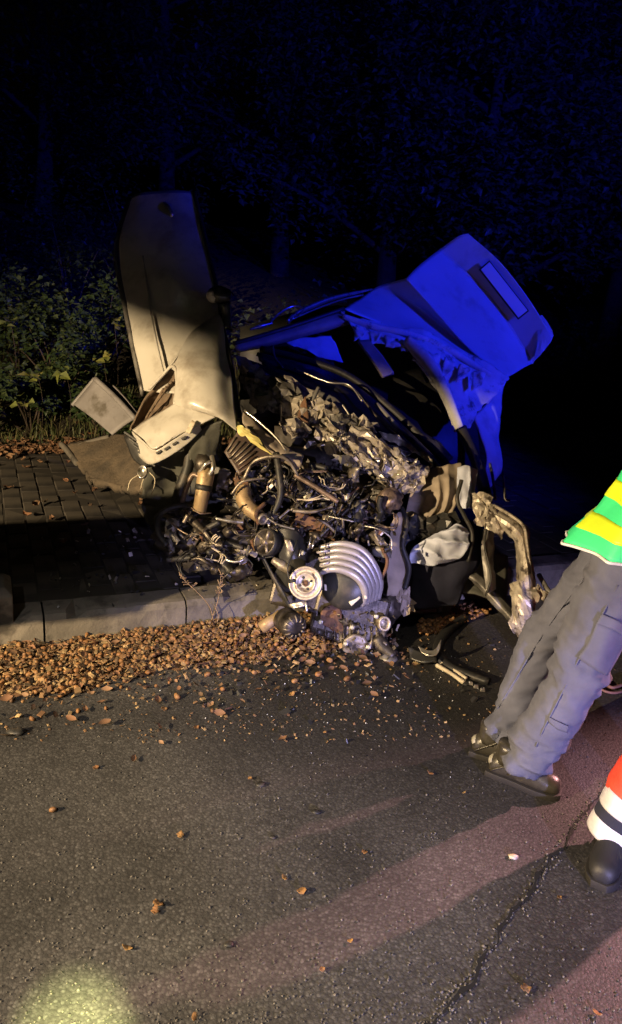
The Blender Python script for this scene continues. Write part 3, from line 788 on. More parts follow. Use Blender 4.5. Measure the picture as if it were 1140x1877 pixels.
tail = P('tailgate', sheet(wrows([
    [(744, 511, 4.99), (764, 490, 5.09), (786, 472, 5.19), (806, 457, 5.29)],
    [(800, 574, 4.96), (822, 552, 5.06), (846, 532, 5.17), (868, 514, 5.27)],
    [(856, 636, 4.92), (880, 612, 5.03), (904, 592, 5.14), (924, 582, 5.24)],
    [(926, 694, 4.89), (944, 684, 4.99), (960, 674, 5.09), (976, 666, 5.19)]]), 26, 34, 0.003, 3, 2), 'blue_lit_paint', thick=0.008)
P('tailgate_panel', sheet(wrows([
    [(806, 457, 5.295), (824, 444, 5.26), (842, 432, 5.22), (858, 428, 5.20)],
    [(868, 514, 5.275), (884, 498, 5.24), (902, 486, 5.21), (918, 482, 5.18)],
    [(924, 582, 5.245), (940, 566, 5.21), (956, 556, 5.18), (972, 552, 5.15)],
    [(976, 667, 5.195), (988, 650, 5.16), (1000, 634, 5.13), (1012, 618, 5.10)]]), 22, 34, 0.003, 3, 5), 'blue_lit_paint', tail, thick=0.008)
P('fold_line', wt([(806, 457, 5.285), (868, 514, 5.265), (924, 582, 5.235), (976, 667, 5.185)], 0.008, seg=8, n=30), 'blue_lit_paint', tail)
a, b = W(888, 489, 5.19), W(957, 577, 5.16)
xx = (b - a).normalized(); nn_ = (W(902, 486, 5.21) - W(884, 498, 5.24)); nn_ = (nn_ - xx * nn_.dot(xx)).normalized()
P('number_plate', box((a + b) / 2 - FW * 0.02, xx, nn_, xx.cross(nn_), (b - a).length, 0.075, 0.010), 'plate_pale', tail, smooth=False, bevel=0.003)
P('plate_frame', box((a + b) / 2 - FW * 0.014, xx, nn_, xx.cross(nn_), (b - a).length * 1.05, 0.092, 0.010), 'black_plastic', tail, smooth=False, bevel=0.003)
P('tail_corner', sheet(wrows([[(984, 596, 5.16), (992, 578, 5.16), (1002, 590, 5.14)], [(986, 624, 5.14), (998, 606, 5.13), (1014, 616, 5.11)], [(980, 660, 5.14), (992, 648, 5.12), (1000, 640, 5.12)]]), 6, 7, 0.012, 10, 3), 'blue_lit_paint', tail, thick=0.03, smooth=False)
P('torn_headliner', sheet(wrows([
    [(622, 570, 4.66), (640, 580, 4.64), (690, 590, 4.66), (735, 602, 4.68), (762, 602, 4.70), (800, 616, 4.72), (840, 636, 4.74), (890, 664, 4.76), (932, 694, 4.78)],
    [(640, 590, 4.62), (656, 604, 4.60), (700, 616, 4.62), (742, 628, 4.62), (772, 640, 4.62), (808, 664, 4.62), (840, 690, 4.64), (876, 716, 4.68), (906, 726, 4.72)],
    [(650, 604, 4.60), (664, 624, 4.58), (704, 630, 4.58), (742, 636, 4.58), (768, 668, 4.56), (796, 702, 4.54), (822, 730, 4.56), (848, 740, 4.60), (874, 756, 4.66)],
    [(655, 612, 4.62), (668, 626, 4.60), (706, 632, 4.62), (744, 638, 4.62), (776, 676, 4.58), (804, 716, 4.52), (832, 778, 4.48), (846, 786, 4.50), (862, 784, 4.54)]]), 80, 40, 0.010, 8, 33, 0.012, 0.024), 'headliner', thick=0.006)
P('pillar_spine', wt([(744, 622, 4.56), (784, 664, 4.52), (812, 712, 4.48), (842, 784, 4.44)], [0.035, 0.045, 0.04, 0.03], seg=10, n=24, flat=0.5), 'headliner')
P('roof_bow', wt([(628, 580, 4.62), (690, 600, 4.63), (752, 612, 4.64), (820, 640, 4.68), (900, 688, 4.73)], [0.018, 0.022, 0.02, 0.022, 0.02], seg=8, n=40, flat=0.5), 'headliner')
for k in range(9):
    x = 652 + k * 27; y = 598 + k * 8 + (k * k) * 0.3
    P('liner_tatter', sheet(wrows([[(x, y, 4.60), (x + 22, y + 5, 4.60)], [(x + rng.uniform(-6, 6), y + rng.uniform(18, 34), 4.57), (x + 16, y + rng.uniform(14, 30), 4.58)]]), 8, 8, 0.02, 20, k, 0.012), 'headliner', thick=0.004)
P('sun_visor', sheet(wrows([[(656, 626, 4.56), (676, 624, 4.56)], [(680, 660, 4.50), (700, 652, 4.50)], [(700, 692, 4.44), (722, 684, 4.44)]]), 8, 14, 0.004, 8, 4), 'beige_trim', thick=0.025)
P('hanging_cloth', sheet(wrows([
    [(520, 624, 4.62), (556, 618, 4.64), (606, 617, 4.68)], [(534, 634, 4.6), (572, 638, 4.6), (620, 640, 4.64)], [(548, 636, 4.6), (580, 650, 4.58), (628, 666, 4.6)]]), 26, 18, 0.012, 14, 3, 0.004, 0.008), 'bag_cloth', thick=0.005)
P('rear_quarter', sheet(wrows([
    [(868, 764, 4.70), (900, 730, 4.80), (922, 690, 4.95)], [(880, 800, 4.66), (906, 770, 4.76), (922, 740, 4.9)],
    [(888, 850, 4.6), (902, 836, 4.66), (914, 800, 4.8)], [(890, 900, 4.4), (902, 890, 4.46), (912, 868, 4.6)]]), 18, 22, 0.02, 6, 3, 0, 0.02), 'blue_lit_paint', thick=0.01)
P('quarter_frame', wt([(846, 786, 4.5), (862, 820, 4.4), (878, 860, 4.2), (890, 910, 3.95)], 0.035, n=16), 'dark_sheet')
P('door_frame_rail', wt([(898, 850, 4.2), (904, 880, 4.1), (908, 916, 4.0)], 0.008, n=8), 'grey_sheet')
P('door_frame_rail', wt([(922, 866, 4.1), (924, 890, 4.05), (926, 914, 4.0), (934, 918, 4.0)], 0.007, n=10), 'grey_sheet')
# --- deflated airbag cloth, seat base and trim in the opened cabin side
P('airbag', cloth(wrows([
    [(770, 866, 3.80), (796, 858, 3.78), (824, 852, 3.78), (846, 850, 3.80)],
    [(752, 900, 3.74), (790, 894, 3.70), (820, 886, 3.70), (844, 884, 3.74)],
    [(744, 940, 3.70), (780, 934, 3.66), (812, 924, 3.66), (838, 920, 3.70)],
    [(736, 962, 3.70), (770, 958, 3.66), (800, 952, 3.64), (826, 946, 3.68)]]), 56, 34, 0.016, 2.3, 3), 'beige_trim', thick=0.005)
P('side_airbag', cloth(wrows([
    [(836, 962, 3.60), (846, 962, 3.60), (858, 970, 3.62)],
    [(790, 984, 3.57), (822, 980, 3.54), (860, 990, 3.58)],
    [(756, 1004, 3.58), (800, 1006, 3.52), (856, 1010, 3.56)],
    [(750, 1032, 3.58), (792, 1036, 3.54), (832, 1030, 3.58)]]), 40, 44, 0.022, 3.4, 8, 0), 'bag_cloth', thick=0.004)
P('airbag_fold', cloth(wrows([
    [(838, 856, 3.74), (856, 852, 3.72), (876, 862, 3.76)], [(838, 890, 3.70), (854, 890, 3.68), (872, 896, 3.72)], [(842, 930, 3.68), (856, 934, 3.66), (870, 930, 3.70)]]), 30, 34, 0.016, 1.7, 5), 'bag_cloth', thick=0.004)
P('door_trim', facet(wrows([[(868, 902, 3.66), (884, 904, 3.64), (900, 914, 3.64)], [(866, 930, 3.64), (884, 936, 3.61), (898, 944, 3.62)], [(868, 960, 3.64), (882, 964, 3.62), (892, 968, 3.64)]]), 8, 8, 0.007, 4), 'torn_metal', thick=0.005)
P('dash_panel', facet(wrows([[(744, 950, 3.66), (790, 946, 3.62), (838, 940, 3.64)], [(748, 972, 3.64), (792, 966, 3.59), (840, 958, 3.62)], [(752, 990, 3.66), (790, 984, 3.62), (830, 974, 3.64)]]), 12, 6, 0.008, 9), 'black_plastic', thick=0.006, smooth=False)
P('seat_side', facet(wrows([[(716, 1086, 3.54), (736, 1080, 3.52), (752, 1076, 3.54)], [(714, 1106, 3.54), (734, 1108, 3.51), (756, 1100, 3.54)], [(722, 1124, 3.56), (742, 1126, 3.54), (760, 1118, 3.56)]]), 10, 6, 0.008, 12), 'beige_trim', thick=0.006, smooth=False)
P('loom', wt([(736, 930, 3.6), (746, 960, 3.56), (738, 1000, 3.54), (750, 1040, 3.54), (742, 1080, 3.52)], 0.012, n=30), 'black_rubber')
P('loom', wt([(846, 880, 3.62), (838, 916, 3.6), (850, 944, 3.6), (866, 980, 3.6), (858, 1030, 3.6)], 0.010, n=30), 'black_rubber')
P('seat_cushion', sheet(wrows([
    [(728, 960, 3.72), (790, 950, 3.70), (880, 960, 3.76)], [(724, 1030, 3.66), (790, 1030, 3.60), (880, 1030, 3.68)],
    [(730, 1080, 3.68), (790, 1084, 3.62), (850, 1070, 3.68)], [(744, 1112, 3.72), (790, 1112, 3.70), (836, 1104, 3.72)]]), 22, 24, 0.02, 6, 6, 0, 0.03), 'navy_cloth', thick=0.03)
P('door_card', sheet(wrows([
    [(716, 960, 3.56), (730, 940, 3.58), (744, 946, 3.6)], [(712, 1020, 3.52), (728, 1016, 3.54), (742, 1020, 3.58)], [(708, 1090, 3.5), (726, 1092, 3.52), (748, 1086, 3.56)]]), 14, 22, 0.018, 10, 15, 0.006), 'beige_trim', thick=0.008)
P('floor_pan', sheet(wrows([
    [(800, 1010, 3.86), (860, 1000, 3.9), (930, 1020, 3.9)], [(800, 1050, 3.78), (860, 1046, 3.8), (930, 1070, 3.8)],
    [(792, 1086, 3.70), (850, 1084, 3.7), (926, 1110, 3.72)]]), 20, 18, 0.015, 7, 3), 'seat_grey', thick=0.01)
P('sill', sheet(wrows([
    [(838, 1040, 3.74), (872, 1050, 3.70), (908, 1084, 3.66), (944, 1122, 3.62)],
    [(846, 1048, 3.70), (874, 1066, 3.66), (906, 1098, 3.62), (940, 1134, 3.58)],
    [(856, 1058, 3.72), (876, 1078, 3.68), (904, 1108, 3.64), (938, 1142, 3.60)]]), 26, 10, 0.012, 12, 3, 0.004), 'grey_sheet', thick=0.01)
P('belt_pillar', sheet(wrows([
    [(884, 972, 3.66), (896, 968, 3.66), (906, 974, 3.68)], [(882, 1004, 3.64), (892, 1010, 3.63), (904, 1012, 3.66)],
    [(886, 1040, 3.62), (896, 1050, 3.61), (904, 1050, 3.64)], [(892, 1088, 3.60), (902, 1084, 3.60), (908, 1080, 3.62)]]), 14, 26, 0.012, 12, 7), 'grey_sheet', thick=0.01)
P('seat_belt', wt([(892, 970, 3.62), (888, 1000, 3.6), (896, 1036, 3.58), (900, 1062, 3.57), (890, 1092, 3.58)], 0.022, seg=8, n=26, flat=0.2), 'black_rubber')
# --- bent frame of the right-hand wing
fr_ = P('bent_frame', sheet(wrows([
    [(898, 922, 3.62), (930, 938, 3.60), (956, 956, 3.58), (968, 974, 3.58), (972, 1010, 3.56), (976, 1050, 3.54), (981, 1086, 3.52)],
    [(896, 936, 3.56), (924, 952, 3.54), (946, 968, 3.52), (958, 984, 3.52), (964, 1014, 3.50), (968, 1052, 3.48), (972, 1090, 3.47)],
    [(900, 950, 3.58), (922, 964, 3.56), (938, 978, 3.54), (947, 992, 3.54), (953, 1020, 3.52), (956, 1056, 3.50), (960, 1090, 3.49)],
    [(908, 956, 3.66), (922, 972, 3.64), (934, 986, 3.62), (942, 998, 3.62), (947, 1024, 3.60), (950, 1060, 3.58), (952, 1088, 3.56)]]), 30, 9, 0.006, 12, 3, 0.006, 0.012), 'torn_metal', thick=0.008)
P('frame_bracket', sheet(wrows([
    [(890, 926, 3.60), (908, 936, 3.57), (926, 956, 3.56)], [(890, 952, 3.58), (908, 956, 3.54), (924, 974, 3.55)], [(894, 968, 3.6), (910, 978, 3.57), (918, 992, 3.58)]]), 9, 9, 0.02, 18, 6, 0.010, 0.014), 'torn_metal', fr_, thick=0.005)
P('frame_bead', wt([(904, 926, 3.575), (938, 946, 3.55), (960, 966, 3.53), (966, 1000, 3.52), (971, 1040, 3.50), (976, 1084, 3.49)], 0.008, seg=8, n=40), 'torn_metal', fr_)
P('frame_foot', sheet(wrows([
    [(934, 1072, 3.52), (956, 1066, 3.48), (984, 1080, 3.50)], [(936, 1094, 3.48), (958, 1094, 3.42), (986, 1098, 3.46)],
    [(940, 1118, 3.48), (960, 1124, 3.43), (980, 1116, 3.46)], [(944, 1150, 3.50), (962, 1160, 3.46), (976, 1150, 3.48)], [(958, 1172, 3.52), (966, 1178, 3.5), (974, 1168, 3.5)]]), 11, 15, 0.03, 12, 8, 0.015, 0.02), 'torn_metal', fr_, thick=0.006)
P('torn_gusset', sheet(wrows([
    [(984, 1072, 3.50), (998, 1082, 3.48), (1008, 1092, 3.48)], [(982, 1090, 3.48), (996, 1098, 3.46), (1004, 1104, 3.47)], [(990, 1100, 3.48), (998, 1108, 3.47), (1002, 1110, 3.48)]]), 16, 14, 0.018, 24, 2, 0.008), 'torn_metal', fr_, thick=0.004)
P('bent_stay', wt([(988, 1054, 3.6), (996, 1068, 3.55), (1006, 1084, 3.5), (1020, 1092, 3.48)], 0.012, n=14), 'grey_sheet', fr_)
P('underbody', sheet(wrows([
    [(600, 900, 4.0), (720, 930, 3.95), (860, 980, 4.0)], [(600, 1000, 3.9), (720, 1050, 3.85), (860, 1060, 3.9)], [(560, 1080, 3.75), (700, 1120, 3.7), (800, 1120, 3.75)]]), 16, 16, 0.04, 6, 3), 'dark_sheet', thick=0.02)

# --- the canister and pipes under the left wing
cn = P('receiver_canister', lathe(W(365, 938, 3.42), (W(379, 862, 3.42) - W(365, 938, 3.42)), [(-0.004, 0.018), (0, 0.030), (0.10, 0.034), (0.112, 0.037), (0.176, 0.040), (0.190, 0.036), (0.194, 0.024), (0.205, 0.024)], 26), 'canister_tan')
ax = (W(379, 862, 3.42) - W(365, 938, 3.42)).normalized()
P('canister_band', lathe(W(365, 938, 3.42) + ax * 0.098, ax, [(0, 0.033), (0.002, 0.0395), (0.026, 0.041), (0.028, 0.035)], 26), 'black_rubber', cn)
P('canister_head', sphere(W(374, 852, 3.46), 0.045, 0.04, 0.05, lump=0.3, seed=4), 'oily_metal', cn)
for pts, r, m_ in (([(366, 866, 3.40), (376, 852, 3.38), (386, 846, 3.38)], 0.008, 'bright_metal'), ([(384, 870, 3.39), (391, 856, 3.38), (388, 836, 3.40)], 0.011, 'bright_metal'),
                   ([(366, 874, 3.41), (354, 870, 3.42), (346, 884, 3.43), (338, 906, 3.46), (334, 920, 3.5)], 0.012, 'copper_pipe')):
    P('refrigerant_pipe', wt(pts, r, n=18), m_, cn)
# long dark pillar behind the canister
P('wing_stay', wt([(348, 800, 3.6), (346, 850, 3.6), (330, 900, 3.62), (318, 940, 3.62)], [0.03, 0.026, 0.03, 0.02], n=18), 'black_rubber')
# corrugated hose
P('corrugated_hose', wt([(448, 892, 3.44), (446, 912, 3.42), (456, 930, 3.40), (470, 942, 3.39), (482, 952, 3.38)], [0.028, 0.036, 0.036, 0.034, 0.030, 0.026], seg=18, n=44, rib=0.07), 'canister_tan')
P('hose_end', lathe(W(478, 948, 3.375), W(486, 955, 3.34) - W(478, 948, 3.375), [(0, 0.026), (0.03, 0.026), (0.032, 0.017), (0.02, 0.015)], 20), 'cast_aluminium')

# ------------------------------------------------------------------ the engine, torn out in front of the car
eng = empty('car_engine', G(640, 1190), 'torn-out car engine with pale curved intake pipes lying at the kerb', 'engine')
EX = (RT * 0.96 - UP * 0.2).normalized()


def Q(name, vf, m, parent=None, **k):
    return obj(name, vf, m, parent or eng, **k)


NRM = (-FW + UP * 0.18 - RT * 0.16).normalized()
bx, by, bz = basis(RT - UP * 0.25, UP)
blk = Q('engine_block', join(
    box(W(590, 1060, 3.58), bx, by, bz, 0.42, 0.28, 0.30, 0.86), box(W(640, 1120, 3.56), bx, by, bz, 0.34, 0.26, 0.22),
    box(W(560, 980, 3.60), bx, by, bz, 0.30, 0.22, 0.12), box(W(530, 1050, 3.50), bx, by, bz, 0.12, 0.2, 0.30)), 'oily_metal', smooth=False, bevel=0.015)
def casting(parts, vox=.007, it=2):
    v, f, n = fuse(parts, vox, it)
    return [p + q * (.0015 * nz(p, 60, 2)) for p, q in zip(v, n)], f
gc = W(664, 1158, 3.50)
gxa = (RT - UP * .35 - FW * .15).normalized()
gb_parts = [lathe(gc - gxa * .13, gxa, [(0, .05), (.01, .075), (.10, .080), (.12, .060), (.20, .058), (.21, .074), (.235, .074), (.24, .04)], 24),
            box(gc + UP * .04, gxa, FW, UP, .15, .12, .06), lathe(gc - UP * .05 - gxa * .04, -FW - UP * .2, [(-.08, .05), (.08, .05), (.085, .062), (.10, .062), (.105, .03)], 20),
            box(gc - UP * .03 + gxa * .09 - FW * .05, gxa, FW, UP, .05, .08, .07)]
for k in range(7):
    a0 = gc - gxa * (.11 - .03 * k)
    gb_parts.append(box(a0 - FW * .072, gxa, FW, UP, .007, .03, .10))
Q('gearbox', casting(gb_parts), 'cast_aluminium')
bc = W(716, 1108, 3.56); bax = (-FW + RT * .5 + UP * .1).normalized(); b1_, b2_ = basis(bax)[1], basis(bax)[2]
bp_ = [lathe(bc - bax * .08, bax, [(0, .10), (.0, .115), (.018, .115), (.02, .10), (.08, .075), (.13, .055), (.14, .03)], 30)]
for k in range(9):
    an = 2 * math.pi * k / 9; dd = b1_ * math.cos(an) + b2_ * math.sin(an)
    bp_.append(tube([bc - bax * .06 + dd * .105, bc + bax * .05 + dd * .055], [.007, .005], seg=6)); bp_.append(lathe(bc - bax * .08 + dd * .112, bax, [(0, .012), (.03, .012), (.032, .006)], 8))
bh = Q('bell_housing', casting(bp_), 'oily_metal')
sc_c = W(612, 1150, 3.52)
sp_parts = [box(sc_c, gxa, FW, UP, .24, .18, .10, .9), box(sc_c + UP * .055, gxa, FW, UP, .27, .21, .016)]
for k in range(8): sp_parts.append(lathe(sc_c + UP * .06 + gxa * (-.12 + .034 * k) - FW * .095, UP, [(-.01, .008), (.015, .008), (.016, .004)], 6))
for k in range(5): sp_parts.append(box(sc_c + gxa * (-.09 + .045 * k) - FW * .09, gxa, FW, UP, .008, .03, .09))
Q('sump', casting(sp_parts), 'oily_metal')
Q('timing_cover', sheet(wrows([
    [(510, 966, 3.40), (538, 970, 3.38), (556, 990, 3.40)], [(516, 1000, 3.38), (536, 1010, 3.35), (556, 1026, 3.38)],
    [(512, 1034, 3.38), (532, 1040, 3.36), (552, 1046, 3.38)], [(500, 1060, 3.42), (524, 1084, 3.40), (540, 1090, 3.42)]]), 18, 22, 0.008, 10, 3), 'black_plastic', thick=0.03)
Q('cover_patch', sheet(wrows([[(522, 988, 3.335), (532, 990, 3.33)], [(526, 1006, 3.33), (538, 1004, 3.325)], [(532, 1014, 3.33), (538, 1012, 3.33)]]), 8, 10, 0.006, 30, 2, 0.004), 'cast_aluminium', thick=0.006)
Q('mount_arm', wt([(500, 1026, 3.36), (516, 1036, 3.35), (532, 1046, 3.34)], [0.016, 0.024, 0.02], n=10), 'cast_aluminium')
# spoked cam pulley
pc = W(488, 994, 3.36); pn = (-FW * 0.9 - RT * 0.62 + UP * 0.2).normalized()
pu = Q('cam_pulley', lathe(pc - pn * 0.035, pn, [(0, 0.05), (0, 0.063), (0.05, 0.063), (0.052, 0.055), (0.040, 0.052), (0.036, 0.046), (0.02, 0.044), (0.018, 0.01)], 36), 'black_rubber')
a_, b_, _ = basis(pn)[1], basis(pn)[2], 0
Q('pulley_rim', lathe(pc, pn, [(0.004, 0.044), (0.014, 0.052), (0.018, 0.056), (0.016, 0.059), (0.006, 0.06)], 36), 'oily_metal', pu)
Q('pulley_hub', lathe(pc, pn, [(-0.012, 0.018), (0.012, 0.018), (0.016, 0.012), (0.022, 0.011), (0.022, 0.004)], 20), 'cast_aluminium', pu)
for k in range(5):
    an = 2 * math.pi * k / 5 + 0.3
    dd = a_ * math.cos(an) + b_ * math.sin(an)
    Q('pulley_spoke', tube([pc + dd * 0.014 + pn * 0.004, pc + dd * 0.052 + pn * 0.008], [0.010, 0.007], seg=8), 'cast_aluminium', pu)
Q('drive_belt', wt([(478, 1016, 3.38), (496, 1050, 3.37), (520, 1092, 3.35), (534, 1120, 3.36)], 0.012, seg=6, n=20, flat=0.4), 'black_rubber')
# pale crank pulley
cc_ = W(560, 1069, 3.22); cnm = (-FW + RT * -0.12 + UP * 0.10).normalized()
cp = Q('crank_pulley', lathe(cc_ - cnm * 0.035, cnm, [(0, 0.05), (0, 0.070), (0.010, 0.074), (0.014, 0.070), (0.020, 0.074), (0.026, 0.070), (0.034, 0.074), (0.040, 0.073), (0.041, 0.066), (0.036, 0.063), (0.036, 0.047), (0.042, 0.044), (0.044, 0.040), (0.035, 0.036), (0.035, 0.014)], 48), 'pulley_steel')
ca, cb = basis(cnm)[1], basis(cnm)[2]
Q('hub_bolt', lathe(cc_, cnm, [(-0.01, 0.015), (0.008, 0.015), (0.010, 0.010), (0.004, 0.006)], 6), 'rust', cp, smooth=False)
for k in range(4):
    an = 2 * math.pi * k / 4 + 0.5
    Q('pulley_hole', lathe(cc_ + (ca * math.cos(an) + cb * math.sin(an)) * 0.026, cnm, [(-0.004, 0.0065), (0.0015, 0.0065), (0.0015, 0.002)], 10), 'black_rubber', cp)
Q('sensor_lead', wt([(530, 1066, 3.19), (541, 1064, 3.18)], 0.008, seg=8), 'black_rubber')
Q('sensor_wire', wt([(530, 1064, 3.19), (527, 1040, 3.2), (536, 1016, 3.22), (545, 990, 3.26)], 0.0035, seg=6, n=20), 'black_rubber')
Q('pulley_bracket', sheet(wrows([[(528, 1108, 3.26), (546, 1104, 3.25), (564, 1102, 3.25)], [(536, 1116, 3.25), (548, 1114, 3.24), (560, 1110, 3.24)]]), 12, 8, 0.006, 22, 3, 0.003), 'bright_metal', thick=0.008)
Q('bracket_stay', wt([(560, 1102, 3.25), (562, 1112, 3.24), (562, 1122, 3.24)], 0.006, n=6), 'bright_metal')
# intake manifold
man = Q('intake_manifold', lathe(W(636, 1072, 3.36), (-FW - RT * 0.15 + UP * 0.1).normalized(), [(-0.12, 0.07), (-0.06, 0.105), (0.0, 0.115), (0.05, 0.110), (0.075, 0.085), (0.085, 0.03)], 36), 'black_plastic')
for k in range(5):
    s = k * 1.0
    ox, oy = 7.0 * s, -11.5 * s
    d0 = 3.25 + 0.022 * s
    Q('intake_runner', wt([(588 - 2 * s + ox * .2, 1050 + oy, d0 + 0.03), (612 + ox * .4, 1043 + oy, d0), (640 + ox * 0.6, 1049 + oy * 0.95, d0 - 0.004), (660 + ox * .75, 1064 + oy * .75, d0 + .005), (669 + ox * .95, 1086 + oy * .45, d0 + 0.03), (664 + ox * 1.0, 1108 + oy * .25, d0 + 0.07)],
                            [0.010, 0.015, 0.0185, 0.0185, 0.018, 0.016], seg=14, n=40), 'pale_runner', man)
for k in range(4):
    Q('runner_rib', wt([(590 - 3 * k, 1046 - 11 * k, 3.26 + .02 * k), (604 - k, 1042 - 11 * k, 3.245 + .02 * k)], 0.006, seg=6), 'pale_runner', man)
Q('manifold_label', sheet(wrows([[(639, 1104, 3.275), (657, 1089, 3.275)], [(644, 1111, 3.27), (661, 1096, 3.27)]]), 5, 5), 'sticker', man, thick=0.002)
Q('throttle_port', lathe(W(642, 1076, 3.29), (-FW), [(-0.01, 0.028), (0.012, 0.026), (0.014, 0.018), (0.004, 0.014)], 20), 'rust', man)
Q('manifold_tab', sheet(wrows([[(667, 1090, 3.27), (673, 1092, 3.27)], [(668, 1098, 3.265), (673, 1098, 3.265)]]), 4, 4), 'sticker', man, thick=0.004)
Q('manifold_tab', sheet(wrows([[(594, 1070, 3.28), (598, 1072, 3.28)], [(595, 1082, 3.275), (599, 1083, 3.275)]]), 4, 4), 'sticker', man, thick=0.004)
# alternator
ac = W(538, 1148, 3.26); an_ = (-FW * 0.8 + RT * 0.45 - UP * 0.25).normalized()
al = Q('alternator', lathe(ac - an_ * 0.09, an_, [(0, 0.04), (0.005, 0.056), (0.04, 0.058), (0.045, 0.054), (0.06, 0.054), (0.065, 0.058), (0.1, 0.056), (0.112, 0.046), (0.116, 0.02)], 32), 'oily_metal')
aa, ab = basis(an_)[1], basis(an_)[2]
for k in range(12):
    an = 2 * math.pi * k / 12
    dd = aa * math.cos(an) + ab * math.sin(an)
    Q('alternator_fin', tube([ac + an_ * 0.028 + dd * 0.030, ac + an_ * 0.025 + dd * 0.043, ac + an_ * 0.008 + dd * 0.055], 0.0045, seg=6, n=6), 'cast_aluminium', al)
Q('starter_motor', lathe(W(478, 1152, 3.34), W(512, 1128, 3.34) - W(478, 1152, 3.34), [(0, 0.018), (0.004, 0.027), (0.06, 0.028), (0.065, 0.024), (0.11, 0.024), (0.114, 0.01)], 22), 'canister_tan')
Q('ring_flange', lathe(W(704, 1143, 3.38), (-FW + RT * 0.25), [(-0.05, 0.030), (0.0, 0.034), (0.012, 0.034), (0.014, 0.026), (0.0, 0.022), (-0.03, 0.020)], 28, 0.85), 'pulley_steel')
Q('drive_shaft', wt([(690, 1170, 3.44), (704, 1190, 3.42), (722, 1204, 3.40)], [0.04, 0.036, 0.03], n=10), 'oily_metal')
Q('joint_boot', sphere(W(712, 1208, 3.40), 0.045, 0.04, 0.03, lump=0.2, seed=2), 'grey_sheet')
Q('drain_boss', sphere(W(664, 1204, 3.42), 0.026, 0.024, 0.018, lump=0.3, seed=5), 'bright_metal')
Q('exhaust_flange', casting([lathe(W(606, 1128, 3.42), -FW + RT * .3 - UP * .2, [(-.08, .03), (0, .035), (.002, .055), (.016, .055), (.018, .028), (.0, .026)], 20), tube([W(606, 1128, 3.44), W(612, 1142, 3.44), W(630, 1156, 3.46)], .036, n=10)], .006), 'rust')
rk = W(574, 962, 3.50)
Q('rocker_cover', casting([box(rk, gxa, FW, UP, .20, .12, .07, .85), box(rk - UP * .035, gxa, FW, UP, .22, .15, .014)] + [box(rk + gxa * (-.07 + .035 * k) + UP * .03, gxa, FW, UP, .010, .11, .02) for k in range(5)]), 'rust')
Q('oil_cap', lathe(W(600, 950, 3.44), UP * 0.7 - FW, [(0, 0.024), (0.012, 0.024), (0.014, 0.018), (0.02, 0.006)], 16), 'cast_aluminium')
for k, (x, y) in enumerate(((556, 1014), (610, 1008), (646, 1150), (690, 1130), (634, 1180), (588, 1140), (676, 1186))):
    Q('bolt', lathe(W(x, y, 3.36 if y < 1100 else 3.39), NRM, [(-0.03, 0.008), (0.004, 0.008), (0.004, 0.012), (0.013, 0.012), (0.015, 0.007)], 6), 'bright_metal', smooth=False)
for k, (x, y, L_) in enumerate(((566, 1004, 20), (572, 1006, 16), (594, 1018, 22), (548, 1022, 14))):
    Q('stud', wt([(x, y, 3.32), (x + 4, y - L_, 3.33)], 0.004, seg=6), 'bright_metal')

# --- hoses, rods, brackets: a seeded tangle between engine and bulkhead
trng = random.Random(23)
def inpoly(x, y, poly):
    c = False; j = len(poly) - 1
    for i in range(len(poly)):
        if (poly[i][1] > y) != (poly[j][1] > y) and x < (poly[j][0] - poly[i][0]) * (y - poly[i][1]) / (poly[j][1] - poly[i][1]) + poly[i][0]: c = not c
        j = i
    return c
POLY = [(400, 860), (470, 850), (520, 830), (560, 850), (640, 850), (700, 900), (726, 920), (724, 1000), (700, 1030), (640, 1000), (590, 1010), (540, 980), (500, 970), (440, 960), (400, 920)]
POLY2 = [(296, 940), (400, 930), (470, 970), (480, 1010), (470, 1056), (400, 1056), (320, 1030), (290, 980)]
def pick(poly):
    while True:
        x, y = trng.uniform(280, 740), trng.uniform(820, 1220)
        if inpoly(x, y, poly): return x, y
def dep(x, y):
    return 3.62 - 0.0011 * (y - 850) + 0.12 * abs(nz((x / 90, y / 90, 0), 1.0, 5))
for k in range(64):
    poly = POLY if k < 46 else POLY2
    x, y = pick(poly); d = dep(x, y) - trng.uniform(0, 0.14)
    an = trng.uniform(0, 6.28); L_ = trng.uniform(20, 80); pts = []
    n_ = trng.choice((2, 3, 4))
    for q in range(n_):
        pts.append((x, y, d))
        an += trng.uniform(-0.8, 0.8); x += math.cos(an) * L_ / n_; y += math.sin(an) * L_ / n_ * 0.8; d += trng.uniform(-0.04, 0.04)
        y = min(y, 1050)
    kind = trng.random()
    nm, r, m_ = ('hose', trng.uniform(0.009, 0.017), 'black_rubber') if kind < 0.34 else ('wire', trng.uniform(0.0025, 0.004), trng.choice(('black_rubber', 'bright_metal', 'ivory_plastic', 'copper_pipe'))) if kind < 0.62 else ('rod', trng.uniform(0.005, 0.010), trng.choice(('oily_metal', 'cast_aluminium', 'bright_metal', 'rust', 'copper_pipe')))
    P(nm, wt(pts, r, seg=8, n=max(2, (n_ - 1) * 8)), m_)
